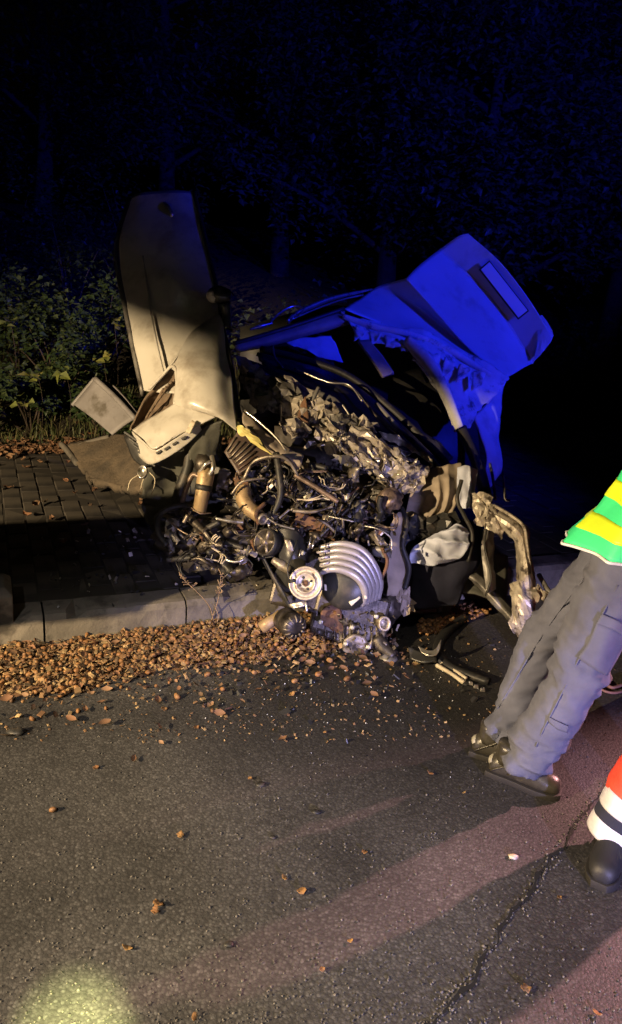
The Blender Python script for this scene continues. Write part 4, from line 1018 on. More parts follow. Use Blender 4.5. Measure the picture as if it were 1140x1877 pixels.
for k in range(46):
    poly = POLY if k < 34 else POLY2
    x, y = pick(poly); d = dep(x, y) - trng.uniform(0.0, 0.1); s = trng.uniform(7, 20)
    a0 = trng.uniform(0, 6.28); c0, s0 = math.cos(a0), math.sin(a0); w_ = s * trng.uniform(0.3, 0.8)
    def pp(u, v, dd): return (x + c0 * u * s - s0 * v * w_, y + s0 * u * s + c0 * v * w_, d + dd)
    rows = [[pp(-1, -1, trng.uniform(-.03, .03)), pp(0, -1, trng.uniform(-.03, .03)), pp(1, -1, trng.uniform(-.03, .03))], [pp(-1, 0, 0), pp(0, 0, -0.02), pp(1, 0, 0)], [pp(-1, 1, trng.uniform(-.03, .03)), pp(0, 1, 0), pp(1, 1, trng.uniform(-.03, .03))]]
    P('torn_bracket', sheet(wrows(rows), 10, 10, 0.012, 24, k * 1.7, 0.006), trng.choice(('torn_metal', 'rust', 'cast_aluminium', 'oily_metal', 'dark_sheet', 'grey_sheet', 'oily_metal')), thick=0.004)
for k in range(26):
    x, y = pick(POLY if k < 18 else POLY2); d = dep(x, y); r = trng.uniform(0.016, 0.04)
    axx = V((trng.uniform(-1, 1), trng.uniform(-1, 0), trng.uniform(-1, 1)))
    m_ = trng.choice(('oily_metal', 'black_plastic', 'cast_aluminium', 'rust', 'black_plastic'))
    if k % 3 == 0:
        q1, q2, q3 = basis(axx)
        P('module_housing', box(W(x, y, d), q1, q2, q3, r * 2.4, r * 1.5, r * 1.2), m_, smooth=False, bevel=0.004)
    else:
        P('fitting', lathe(W(x, y, d), axx, [(-r, r * .5), (-r * .9, r * .8), (-.2 * r, r * .8), (-.15 * r, r), (.2 * r, r), (.25 * r, r * .6), (r * .9, r * .55), (r, r * .4)], 16), m_)
for k in range(26):                      # wiring: loose bundles of two or three leads
    x, y = pick(POLY if k < 19 else POLY2); d = dep(x, y) - trng.uniform(.06, .16); an = trng.uniform(0, 6.28); pts = []
    for q in range(6):
        pts.append((x, y, d)); an += trng.uniform(-1.1, 1.1); st_ = trng.uniform(8, 20)
        x += math.cos(an) * st_; y = min(1052, max(842, y + math.sin(an) * st_ * .8)); d += trng.uniform(-.03, .03)
    m_ = trng.choice(('black_rubber', 'black_rubber', 'black_plastic', 'copper_pipe', 'ivory_plastic', 'oily_metal'))
    for q in range(trng.choice((1, 2, 3))):
        P('wire', wt([(a + q * 3 + trng.uniform(-2, 2), b + q * 2 + trng.uniform(-2, 2), c) for a, b, c in pts], trng.uniform(.0022, .0038), seg=5, n=26), m_)
# recognisable long pieces
for nm, pts, r, m_ in (
    ('steering_rod', [(540, 870, 3.42), (580, 894, 3.41), (620, 920, 3.40)], 0.012, 'copper_pipe'),
    ('cross_pipe', [(536, 936, 3.36), (574, 938, 3.35), (610, 928, 3.36)], 0.008, 'cast_aluminium'),
    ('short_rod', [(512, 950, 3.33), (530, 934, 3.34)], 0.006, 'bright_metal'),
    ('thin_rod', [(490, 950, 3.33), (512, 962, 3.33), (540, 970, 3.33)], 0.004, 'bright_metal'),
    ('ball_joint_rod', [(395, 950, 3.36), (420, 955, 3.36), (446, 957, 3.37)], [0.006, 0.009, 0.012], 'bright_metal'),
    ('radiator_hose', [(506, 830, 3.42), (512, 870, 3.40), (514, 910, 3.40), (498, 950, 3.42)], 0.016, 'black_rubber'),
    ('loop_hose', [(446, 880, 3.42), (466, 846, 3.40), (506, 836, 3.38), (530, 846, 3.40), (550, 880, 3.42)], 0.009, 'cast_aluminium'),
    ('bracket_arm', [(424, 906, 3.38), (440, 886, 3.37), (456, 880, 3.37), (488, 876, 3.4)], 0.006, 'cast_aluminium'),
    ('looped_pipe', [(414, 1026, 3.30), (432, 1030, 3.29), (450, 1022, 3.3), (456, 1000, 3.34)], 0.006, 'bright_metal'),
    ('suspension_arm', [(346, 948, 3.46), (380, 980, 3.40), (408, 1000, 3.36)], [0.02, 0.016, 0.012], 'oily_metal'),
    ('spring_leg', [(372, 972, 3.38), (392, 996, 3.35), (408, 1000, 3.34)], 0.009, 'cast_aluminium'),
    ('arched_hose', [(352, 926, 3.5), (316, 930, 3.48), (292, 946, 3.46), (290, 976, 3.42), (306, 1000, 3.4)], 0.014, 'black_rubber'),
    ('cable', [(306, 952, 3.42), (330, 972, 3.4), (364, 990, 3.38)], 0.004, 'copper_pipe'),
    ('bonnet_stay', [(596, 960, 3.38), (618, 944, 3.38), (628, 924, 3.38)], 0.006, 'oily_metal'),
    ('clamp_wire', [(600, 946, 3.36), (630, 952, 3.34), (648, 956, 3.34)], 0.004, 'bright_metal'),
    ('brake_pipe', [(668, 964, 3.4), (694, 970, 3.38), (716, 986, 3.38), (718, 1010, 3.38)], 0.004, 'bright_metal'),
    ('heater_pipe', [(700, 1004, 3.36), (710, 1030, 3.36), (700, 1060, 3.36), (690, 1080, 3.38)], 0.008, 'rust'),
    ('long_strut', [(560, 1010, 3.40), (600, 970, 3.40), (640, 930, 3.42)], 0.011, 'oily_metal')):
    P(nm, wt(pts, r, seg=10, n=24), m_)
P('expansion_tank', sphere(W(714, 916, 3.50), 0.06, 0.06, 0.055, 22, 14, lump=0.3, seed=44), 'copper_pipe')
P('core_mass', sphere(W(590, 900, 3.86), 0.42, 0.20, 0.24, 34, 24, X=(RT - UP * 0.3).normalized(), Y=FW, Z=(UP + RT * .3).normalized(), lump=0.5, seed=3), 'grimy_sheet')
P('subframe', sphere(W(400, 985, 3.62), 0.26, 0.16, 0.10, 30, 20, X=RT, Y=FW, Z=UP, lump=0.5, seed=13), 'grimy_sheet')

for k in range(54):
    x, y = pick(POLY if k < 40 else POLY2); d = dep(x, y) + trng.uniform(.0, .08); s_ = trng.uniform(9, 24); a0 = trng.uniform(0, 6.28); c0, s0 = math.cos(a0), math.sin(a0)
    rows = [[(x + c0 * u * s_ - s0 * v * s_ * .5, y + s0 * u * s_ + c0 * v * s_ * .5, d + trng.uniform(-.03, .03)) for u in (-1, 0, 1)] for v in (-1, 0, 1)]
    P('crushed_plate', facet(wrows(rows), 6, 5, .006, 300 + k), ('grimy_sheet', 'torn_metal', 'grimy_sheet', 'grey_sheet', 'oily_metal', 'cast_aluminium')[k % 6], thick=.003, smooth=False)
# small fragments nobody could count: shards lodged in the tangle and strewn round it
def shards(n, gen, smin, smax, rr):
    vs, fs = [], []
    for _ in range(n):
        p = gen(); s = rr.uniform(smin, smax) * (1 if rr.random() < 0.85 else 1.8)
        q1, q2, q3 = basis(V((rr.uniform(-1, 1), rr.uniform(-1, 1), rr.uniform(-1, 1) + .001)), (rr.uniform(-1, 1), rr.uniform(-1, 1), rr.uniform(-1, 1)))
        b_, f_ = box(p, q1, q2, q3, s, s * rr.uniform(.2, .8), s * rr.uniform(.06, .3), rr.uniform(.5, 1.1))
        k = len(vs); vs += b_; fs += [tuple(i + k for i in f) for f in f_]
    return vs, fs
def gt():
    x, y = pick(POLY if trng.random() < 0.8 else POLY2); return W(x, y, dep(x, y) - trng.uniform(-0.02, 0.15))
def mshards(nm, n, gen, s0, s1, m_, par=None):
    o = obj(nm, shards(n, gen, s0, s1, trng), m_, par, smooth=False); o['kind'] = 'stuff'; return o
mshards('bay_fragments', 130, gt, 0.008, 0.03, 'oily_metal', car)
mshards('bay_fragments', 120, gt, 0.006, 0.02, 'torn_metal', car)
mshards('bay_fragments', 50, gt, 0.008, 0.03, 'black_plastic', car)
def ge():
    x, y = trng.uniform(600, 730), trng.uniform(1100, 1200); return W(x, y, 3.40 + trng.uniform(-.04, .06))
mshards('engine_fragments', 90, ge, 0.006, 0.02, 'cast_aluminium', eng)

# ------------------------------------------------------------------ loose things round the wreck
def thing(name, vf, m, label, cat, group=None, **k):
    o = obj(name, vf, m, None, **k); return tag(o, label, cat, group)


def ground_strip(pts, w, h, z=0.0, n=30):
    """flat bar lying along ground pixels"""
    path = crom([G(*p, z) for p in pts], n); vs, fs = [], []
    for i, p in enumerate(path):
        t = (path[min(i + 1, n - 1)] - path[max(i - 1, 0)]).normalized(); s = V((-t.y, t.x, 0)); u = V((0, 0, 1))
        wig = u * (0.004 + 0.004 * nz(p, 9, 3))
        for a, b in ((-1, 0), (-.8, 1), (.8, 1), (1, 0)): vs.append(p + s * (a * w / 2) + u * (b * h) + wig)
        if i:
            k = 4 * i
            fs += [(k - 4 + q, k - 4 + (q + 1) % 4, k + (q + 1) % 4, k + q) for q in range(4)]
    fs += [(3, 2, 1, 0), tuple(4 * (n - 1) + q for q in range(4))]
    return vs, fs


thing('rubber_strip', ground_strip([(858, 1134), (830, 1152), (806, 1178), (804, 1202), (822, 1224), (858, 1240), (896, 1254)], 0.05, 0.022), 'black_rubber', 'curved black rubber bumper strip lying on the road beside the second nut heap', 'trim strip')
tr_ = empty('ivory_trim', G(826, 1238), 'ivory plastic trim bar with dark groove lying on the road below the wreck', 'trim bar')
obj('trim_rail', ground_strip([(800, 1222), (826, 1238), (850, 1255)], 0.020, 0.014), 'ivory_plastic', tr_)
obj('trim_rail', ground_strip([(804, 1216), (830, 1232), (854, 1249)], 0.016, 0.018), 'ivory_plastic', tr_)
obj('trim_backing', ground_strip([(796, 1214), (826, 1234), (860, 1257)], 0.052, 0.006), 'black_plastic', tr_)
for x, y in ((862, 1256), (872, 1262), (884, 1268)):
    obj('trim_clip', box(G(x, y) + V((0, 0, 0.010)), V((1, 0, 0)), V((0, 1, 0)), V((0, 0, 1)), 0.022, 0.014, 0.014, .7), 'bright_metal', tr_, smooth=False, bevel=0.002)
em = empty('chrome_bracket', G(790, 1200), 'angled chrome trim piece upright on black backing near the rubber strip', 'trim piece')
obj('chrome_face', sheet(wrows([[(766, 1184, 3.36), (784, 1192, 3.34), (798, 1190, 3.34), (809, 1172, 3.36)], [(772, 1196, 3.34), (786, 1203, 3.32), (800, 1200, 3.32), (806, 1188, 3.33)]]), 20, 8, 0.003, 10, 3), 'bright_metal', em, thick=0.006)
obj('backing', sheet(wrows([[(748, 1186, 3.40), (776, 1196, 3.37), (800, 1196, 3.37)], [(752, 1208, 3.36), (778, 1216, 3.33), (800, 1212, 3.33)]]), 12, 8, 0.008, 9, 1), 'black_plastic', em, thick=0.012)
thing('wheel_stub', lathe(G(796, 1108, 0.07), V((0.3, -1, 0.2)), [(-0.06, 0.05), (-0.03, 0.085), (0.02, 0.09), (0.04, 0.07), (0.05, 0.03), (0.08, 0.022), (0.085, 0.01)], 26), 'black_rubber', 'dark round wheel hub lying under the airbag beside the nut heap', 'wheel hub')

# tilted grey cabinet lid and fallen slab behind the bumper
cb_ = empty('cabinet_lid', W(205, 800, 4.2), 'tilted grey metal cabinet lid leaning behind the bumper corner', 'cabinet lid')
obj('lid_face', sheet(wrows([[(136, 742, 4.30), (156, 718, 4.28), (174, 695, 4.26)], [(172, 768, 4.22), (192, 748, 4.20), (212, 730, 4.20)], [(206, 798, 4.12), (226, 782, 4.12), (247, 768, 4.12)]]), 14, 14, 0.006, 5, 3), 'cabinet_grey', cb_, thick=0.012)
obj('lid_rim', wt([(174, 694, 4.25), (212, 729, 4.19), (248, 768, 4.11)], 0.016, seg=8, n=14), 'cabinet_grey', cb_)
obj('lid_rim', wt([(133, 743, 4.31), (154, 718, 4.29), (174, 694, 4.27)], 0.012, seg=8, n=14), 'cabinet_grey', cb_)
obj('lid_flange', sheet(wrows([[(188, 696, 4.30), (216, 716, 4.28), (252, 752, 4.2)], [(196, 706, 4.26), (220, 728, 4.22), (254, 766, 4.14)]]), 12, 6, 0.003, 6, 1), 'dark_sheet', cb_, thick=0.008)
obj('lid_bar', wt([(208, 708, 4.27), (230, 732, 4.22), (252, 760, 4.15)], 0.008, seg=8, n=10), 'cabinet_grey', cb_)
sl = empty('broken_slab', G(200, 870, 0.15), 'tilted brown rough slab beside the pavers under the bumper', 'slab')
obj('slab_body', sheet(wrows([[(122, 822, 5.0), (160, 812, 4.94), (204, 802, 4.9), (250, 800, 4.75)], [(150, 862, 4.66), (190, 858, 4.56), (226, 852, 4.46), (268, 846, 4.3)], [(166, 884, 4.46), (206, 894, 4.32), (240, 902, 4.2), (280, 896, 4.1)]]), 26, 24, 0.012, 8, 4, 0.012), 'slab_concrete', sl, thick=0.05)
obj('slab_edge', wt([(130, 822, 4.97), (160, 812, 4.90), (200, 801, 4.85)], 0.018, seg=6, n=12), 'kerb_concrete', sl)
obj('slab_edge', wt([(112, 814, 5.02), (122, 824, 4.93), (142, 850, 4.72)], 0.02, seg=6, n=12), 'kerb_concrete', sl)
# concrete stub at the frame edge
st = empty('concrete_stub', kp(-0.2, 0.1, 0.15), 'short grey concrete block with a round hole, on the kerb at the left edge', 'concrete block')
obj('stub_body', hexa(kp(-0.19, 0.13, 0.20), KD, KN, V((0, 0, 1)), 0.5, 0.22, 0.16, 0.03), 'kerb_concrete', st, smooth=False, bevel=0.006)
obj('stub_socket', lathe(kp(-0.12, 0.005, 0.215), -KN, [(-0.01, 0.05), (0.008, 0.05), (0.01, 0.04), (0.002, 0.036)], 24), 'cabinet_grey', st)
# dried weed in front of the kerb
wd = empty('dried_weed', G(392, 1150), 'dry two-pronged weed with feathery seed heads growing at the kerb', 'weed')
for pts in ([(384, 1148, 3.52), (398, 1106, 3.46), (402, 1085, 3.42), (405, 1054, 3.40)], [(394, 1150, 3.50), (384, 1112, 3.45), (360, 1084, 3.42), (334, 1060, 3.40)], [(396, 1148, 3.48), (400, 1128, 3.46), (392, 1108, 3.44)]):
    obj('stem', wt(pts, [0.0028, 0.002, 0.0014], seg=5, n=20), 'dry_stem', wd)
wr = random.Random(4)
for head in ([(402, 1090, 3.42), (406, 1052, 3.40)], [(352, 1078, 3.42), (332, 1056, 3.40)]):
    parts = []
    a, b = W(*head[0]), W(*head[1])
    for k in range(36):
        p = a.lerp(b, wr.random()); q = p + V((wr.uniform(-1, 1), wr.uniform(-1, 1), wr.uniform(-.2, 1))) * wr.uniform(0.008, 0.028)
        parts.append(tube([p, q], [0.0012, 0.0022], seg=4))
    obj('seed_head', join(*parts), 'dry_stem', wd, smooth=False)
# cables by the right edge
for k, (lab, pts) in enumerate((('thin dark red cable looping on the road behind the trousers', [(1084, 1240), (1100, 1262), (1126, 1270), (1160, 1262)]), ('thicker dull red cable nearest the right frame edge', [(1096, 1226), (1116, 1258), (1140, 1256), (1176, 1240)]))):
    thing('cable', tube([G(*p, 0.012) for p in pts], 0.006 + 0.002 * k, seg=8, n=30), 'cable_red', lab, 'cable')
# ------------------------------------------------------------------ nuts and husks
def nut_mesh(nm, lump, seed, L=0.019, Rr=0.0128):
    return mkmesh(nm, *sphere(V((0, 0, 0)), L, Rr, Rr * 0.97, 10, 7, lump=lump, seed=seed), 'nut_shell')
NM = [nut_mesh('nut', 0.10, s) for s in range(4)]


def pile_h(t, n):
    """height of the heap over the road in kerb coordinates (n < 0 is road side)"""
    u = -n
    if u < 0 or t < -1.7: return 0
    w = 0.40 + 0.07 * nz((t, 0, 0), 2.2) - 0.05 * max(0, t - 1.0)
    return max(0.0, 0.038 * (1 - (u / w) ** 1.2)) * (0.8 + 0.35 * nz((t, u, 0), 6)) * (1 if t < 1.35 else max(0, 1 - (t - 1.35) / 0.35)) * min(1, (t + 1.7) / 0.6)


def put_nut(p, z, group, label):
    o = bpy.data.objects.new('nut', nr.choice(NM)); col.objects.link(o)
    s = nr.uniform(0.45, 0.98); o.scale = (s, s, s)
    o.location = (p.x, p.y, z + 0.0125 * s); o.rotation_euler = (nr.uniform(-.5, .5), nr.uniform(-.5, .5), nr.uniform(0, 6.28))
    return tag(o, label, 'nut', group)


nr = random.Random(11)
vs, fs = [], []
for i in range(70):
    for j in range(12):
        t = -1.75 + 3.65 * i / 69; n = 0.01 - 0.52 * j / 11
        vs.append(kp(t, n, pile_h(t, n) - 0.006 + 0.006 * nz((t, n, 0), 30)))
fs = [(j + 12 * i, j + 12 * (i + 1), j + 1 + 12 * (i + 1), j + 1 + 12 * i) for i in range(69) for j in range(11)]
hb = obj('husk_heap', (vs, fs), 'husk'); tag(hb, 'bed of crushed husks under the nuts along the kerb', 'husks', None, 'stuff')
placed = []
HEAP = 'brown nut in the long heap against the kerb'
cnt = 0
for _ in range(30000):
    if cnt >= 236: break
    t = nr.uniform(-0.08, 1.5); n = -abs(nr.gauss(0.04, 0.20)) - 0.012
    if n < -0.58 or pile_h(t, n) < 0.004 and nr.random() < 0.85: continue
    if any((t - a) ** 2 + (n - b) ** 2 < 0.026 ** 2 for a, b in placed): continue
    placed.append((t, n)); put_nut(kp(t, n), pile_h(t, n) + nr.uniform(-0.004, 0.006), 'nuts heaped along the kerb', HEAP); cnt += 1
# the second heap under the opened cabin
H2 = [(762, 1146), (790, 1130), (820, 1122), (850, 1108), (880, 1100), (906, 1104), (896, 1122), (864, 1136), (832, 1148), (800, 1160), (772, 1164)]
hp = []
cnt = 0
for _ in range(9000):
    if cnt >= 44: break
    x, y = nr.uniform(756, 912), nr.uniform(1096, 1168)
    if not inpoly(x, y, H2): continue
    p = G(x, y)
    if any((p - q).length < 0.03 for q in hp): continue
    hp.append(p); put_nut(p, 0.012, 'nuts heaped under the cabin', 'brown nut in the small dark heap under the opened cabin'); cnt += 1
for (x, y) in ((97, 1488), (143, 1306), (310, 1253), (300, 1223), (103, 1282), (8, 1280), (540, 1252), (583, 1240), (466, 1236), (222, 1262), (604, 1214), (636, 1248), (380, 1240)):
    put_nut(G(x, y), 0, 'loose nuts on the open road', 'single loose brown nut lying apart on the open road')


def mass(n, gen, rr, s0, s1, mode):
    """many small closed chips or half shells in one mesh"""
    vs, fs = [], []
    for _ in range(n):
        p = gen(); s = rr.uniform(s0, s1)
        q1, q2, q3 = basis(V((rr.uniform(-1, 1), rr.uniform(-1, 1), rr.uniform(-.5, .5))), (rr.uniform(-.7, .7), rr.uniform(-.7, .7), 1))
        if mode == 'nut': b_, f_ = sphere(p, s, s * .74, s * .72, 7, 5, q1, q2, q3)
        elif mode == 'chip': b_, f_ = box(p, q1, q2, q3, s, s * rr.uniform(.4, .9), s * .16, rr.uniform(.4, .9))
        else:
            b_, f_ = sphere(p, s * rr.uniform(.5, 1), s * rr.uniform(.5, 1), s * rr.uniform(.35, .8), 5, 3, q1, q2, q3)
        k = len(vs); vs += b_; fs += [tuple(i + k for i in f) for f in f_]
    return vs, fs


def gh():
    while True:
        t = nr.uniform(-1.7, 1.75); n = -abs(nr.gauss(0.0, 0.24)) - 0.005
        if n > -0.7 and (pile_h(t, n) > 0.003 or nr.random() < 0.18): return kp(t, n, pile_h(t, n) + nr.uniform(0.0, 0.020))
def gh2():
    while True:
        x, y = nr.uniform(756, 912), nr.uniform(1096, 1170)
        if inpoly(x, y, H2): return G(x, y, nr.uniform(0.004, 0.02))
o = obj('nut_mass', mass(900, gh, nr, 0.006, 0.014, 'nut'), 'nut_shell'); tag(o, 'closely packed smaller nuts filling the heap along the kerb', 'nuts', None, 'stuff')
o = obj('husk_mass', mass(7600, gh, nr, 0.006, 0.030, 'chip'), 'husk', smooth=False); tag(o, 'broken husks and leaf bits mixed through the kerb heap', 'husks', None, 'stuff')
o = obj('nut_mass', mass(420, gh2, nr, 0.008, 0.014, 'nut'), 'nut_shell'); tag(o, 'mass of small nuts in the heap under the cabin', 'nuts', None, 'stuff')
vs, fs = [], []
for _ in range(340):                     # curled leaves lying over the heap and trailing onto the road
    t = nr.uniform(-0.4, 1.7); n = -abs(nr.gauss(0, .30)) - .02
    p = kp(t, n, pile_h(t, n) + nr.uniform(.008, .02)); L_ = nr.uniform(.02, .05)
    lv, lf = [], []
    for i in range(5):
        u = i / 4; w = L_ * .28 * math.sin(math.pi * min(1, u * .9 + .06)); z = L_ * .5 * (u - .5) ** 2
        lv += [V((L_ * (u - .5), -w, z + w * .5)), V((L_ * (u - .5), 0, z)), V((L_ * (u - .5), w, z + w * nr.uniform(.2, .9)))]
        if i: k = 3 * i; lf += [(k - 3, k - 2, k + 1, k), (k - 2, k - 1, k + 2, k + 1)]
    m = Matrix.Rotation(nr.uniform(0, 6.28), 3, 'Z') @ Matrix.Rotation(nr.uniform(-.8, .8), 3, 'X'); k0 = len(vs)
    vs += [p + m @ q for q in lv]; fs += [tuple(i + k0 for i in f) for f in lf]
o = obj('heap_leaves', (vs, fs), 'leaf_litter'); tag(o, 'curled dry leaves mixed into the kerb heap and trailing onto the road', 'leaves', None, 'stuff')
def gg():
    y = 1877 - 700 * (nr.random() ** 1.4); return G(nr.uniform(-60, 1200), y, 0.0015)
o = obj('road_grit', mass(2200, gg, nr, 0.0015, 0.0050, 'grit'), 'gravel', smooth=False); tag(o, 'loose grit scattered over the asphalt', 'grit', None, 'stuff')
def gk():
    p = nr.choice(cpath); return p + V((nr.gauss(0, .012), nr.gauss(0, .012), .002))
o = obj('crack_crumbs', mass(260, gk, nr, 0.002, 0.006, 'grit'), 'gravel', smooth=False); tag(o, 'crumbled asphalt bits along the diagonal road crack', 'crumbs', None, 'stuff')
def gd():
    x, y = nr.gauss(560, 260), nr.uniform(1170, 1360); return G(x, y, 0.003)
o = obj('crash_debris', mass(760, gd, nr, 0.003, 0.014, 'chip'), 'husk', smooth=False); tag(o, 'small dark crash bits strewn on the road before the engine', 'debris', None, 'stuff')
def gs():
    x, y = nr.gauss(640, 150), nr.gauss(1240, 55); return G(x, max(1170, y), 0.003)
o = obj('glass_crumbs', mass(110, gs, nr, 0.0015, 0.0042, 'grit'), 'plate_pale', smooth=False); tag(o, 'glittering crumbs of broken glass on the road before the engine', 'glass', None, 'stuff')
mshards('plastic_shards', 70, gs, 0.01, 0.035, 'black_plastic'); tag(bpy.data.objects['plastic_shards'], 'black plastic shards strewn on the road before the engine', 'debris', None, 'stuff')
def gp():
    t, n = nr.uniform(0.2, 1.7), nr.uniform(0.02, 1.0); return kp(t, n, 0.158)
mshards('pavement_debris', 150, gp, 0.006, 0.026, 'black_plastic'); tag(bpy.data.objects['pavement_debris'], 'dark broken plastic bits strewn over the pavement beside the wreck', 'debris', None, 'stuff')
mshards('pavement_shavings', 60, gp, 0.006, 0.03, 'torn_metal'); tag(bpy.data.objects['pavement_shavings'], 'bright metal slivers strewn over the pavement beside the wreck', 'debris', None, 'stuff')

# fallen leaves on the road
def leaf_shape(L, wd_, curl, rr, lobes=False):
    vs, fs = [], []
    n = 7
    for i in range(n):
        u = i / (n - 1); w = wd_ * math.sin(math.pi * min(1, u * 0.93 + 0.05)) ** 0.8
        if lobes: w *= 1 + 0.35 * math.sin(u * 14)
        z = curl * (u - 0.5) ** 2 * 4
        for s in (-1, 0, 1): vs.append(V((L * (u - 0.5), s * w, z + abs(s) * curl * rr.uniform(.3, 1.0))))
        if i:
            k = 3 * i
            fs += [(k - 3, k - 2, k + 1, k), (k - 2, k - 1, k + 2, k + 1)]
    return vs, fs
LM = []
for s in range(4):
    me = mkmesh('dry_leaf', *leaf_shape(0.042, 0.012 + 0.003 * s, 0.007, nr, s % 2), 'dry_leaf'); LM.append(me)
for (x, y, s) in ((175, 1411, .8), (330, 1534, .9), (290, 1662, 1.1), (284, 1674, .9), (553, 1637, .9), (520, 1612, .7), (668, 1565, .6), (788, 1420, .8), (458, 1430, .6), (962, 1816, 1.0), (1094, 1862, .8), (355, 1868, .7), (642, 1728, .5), (232, 1742, .9), (300, 1302, .8), (360, 1336, .7), (535, 1275, .9), (596, 1345, .5), (436, 1300, .5), (850, 1456, .5), (1025, 1648, .5), (590, 1780, .5)):
    o = bpy.data.objects.new('fallen_leaf', nr.choice(LM)); col.objects.link(o); s *= .72; o.scale = (s, s, s)
    p = G(x, y); o.location = (p.x, p.y, 0.005); o.rotation_euler = (nr.uniform(-.3, .3), nr.uniform(-.3, .3), nr.uniform(0, 6.28))
    sm = o.modifiers.new('solid', 'SOLIDIFY'); sm.thickness = 0.0008
    tag(o, 'small curled dry orange-brown leaf lying alone on the asphalt', 'leaf', 'dry leaves scattered on the road')
# dark pebble-like lumps on the road
for k, (x, y, r, lab) in enumerate(((478, 1440, .012, 'dark lump on the asphalt in the middle of the road'), (580, 1490, .010, 'small dark smear-like lump right of the road middle'), (420, 1733, .009, 'black pebble nearest the photo bottom on the road'), (30, 1345, .022, 'flat black scrap at the left edge of the road'), (500, 1536, .007, 'tiny black pebble below the road middle'), (940, 1572, .010, 'pale chip with dark shadow left of the striped boot'))):
    p = G(x, y); thing('road_scrap', sphere(p + V((0, 0, r * .4)), r * 1.5, r, r * .5, 10, 6, lump=.5, seed=k), 'black_rubber' if k < 5 else 'ivory_plastic', lab, 'scrap')

# ------------------------------------------------------------------ people
def wrinkle(vs, ns, axis_fn, amp, seed, f=17.0):
    out = []
    for p, n in zip(vs, ns):
        along, env = axis_fn(p)
        q = V((p.x * 5, p.y * 5, along * f))
        a = nz(q, 1.0, seed); b = nz(V((p.x * 9 + along * 4, p.y * 9, along * f * 1.8)), 1.0, seed + 5)
        d = .010 * env * creases(p, 8.5, seed) + amp * env * ((1 - abs(a) * 2.4) * 0.7 + 0.45 * b) + 0.004 * nz(p, 7, seed + 2) + amp * .22 * env * (1 - abs(nz(V((p.x * 14 - along * 10, p.y * 14, along * f * 2.6)), 1.0, seed + 9)) * 3)
        out.append(p + n * d)
    return out


def limb(pts, rad, n=20, seg=16, flat=1.0):
    v, f = tube(pts, rad, seg=seg, n=n, flat=flat)
    return v, f


def shoe(par, heel, d, L, h, m_up, m_sole, pitch=0.0, patch=None, ankle=None):
    d = d.normalized(); s = V((-d.y, d.x, 0)); u = V((0, 0, 1))
    prof = [(0.0, .030, .055), (.03, .036, .080), (.08, .037, .095), (.12, .040, .096), (.16, .045, .086), (.20, .049, .070), (.24, .047, .062), (.268, .037, .054), (.285, .020, .036)]
    vs, fs = [], []
    sv, sf = [], []
    seg = 14
    for i, (x, w, hh) in enumerate(prof):
        x = x / .285 * L; hh = hh / .095 * h
        c = heel + d * x
        for k in range(seg):
            a = 2 * math.pi * k / seg; cx, cz = math.cos(a), math.sin(a)
            vs.append(c + s * (cx * w) + u * (0.018 + max(0.0, 0.42 * hh + cz * hh * 0.58)))
            sv.append(c + s * (cx * (w + .004)) + u * (0.012 + (0.012 if cz > 0 else -0.012)) + d * (.004 if i == len(prof) - 1 else -.004 if i == 0 else 0))
    for i in range(len(prof) - 1):
        for k in range(seg):
            q = (i * seg + k, i * seg + (k + 1) % seg, (i + 1) * seg + (k + 1) % seg, (i + 1) * seg + k)
            fs.append(q); sf.append(q)
    for ff in (fs, sf):
        ff.append(tuple(reversed(range(seg)))); ff.append(tuple((len(prof) - 1) * seg + k for k in range(seg)))
    sh = obj('shoe', (vs, fs), m_up, par, subs=1)
    obj('sole', (sv, sf), m_sole, sh, bevel=0.002)
    if ankle is not None:
        obj('collar', tube([heel + d * L * .24 + u * h * .75, heel + d * L * .24 + u * (h * .75 + .07) + (ankle - heel - d * L * .24) * 0.02], [.040, .042], seg=14, n=5), m_up, sh)
    for k in range(4):
        c = heel + d * L * (.42 + .09 * k) + u * (h * (.98 - .12 * k) + 0.012)
        obj('lace', tube([c - s * .022 - u * .006, c + u * .006, c + s * .022 - u * .006], .0028, seg=6, n=8), m_sole, sh)
    obj('toe_cap', tube([heel + d * L * .80 + s * w_toe * .9 + u * .022 for w_toe in ()] or [heel + d * L * .83 - s * .040 + u * .03, heel + d * L * .80 + u * h * .62, heel + d * L * .83 + s * .040 + u * .03], .003, seg=6, n=14), m_up, sh)
    for q in (-1, 1):
        for k, (x0, z0, x1, z1, x2, z2) in enumerate(((.06, .25, .30, .75, .42, 1.02), (.30, .30, .46, .62, .62, .70), (.48, .28, .68, .50, .80, .42))):
            obj('seam', tube([heel + d * (L * a_) + s * (q * w_) + u * (h * b_ + .012) for a_, b_, w_ in ((x0, z0, .0365), (x1, z1, .0385), (x2, z2, .034))], .0035, seg=6, n=12), m_up, sh)
    if patch:
        obj('heel_patch', sphere(heel + d * .020 + u * (h * .60), .024, .0285, .022, 14, 10, d, s, u), patch, sh)
    return sh


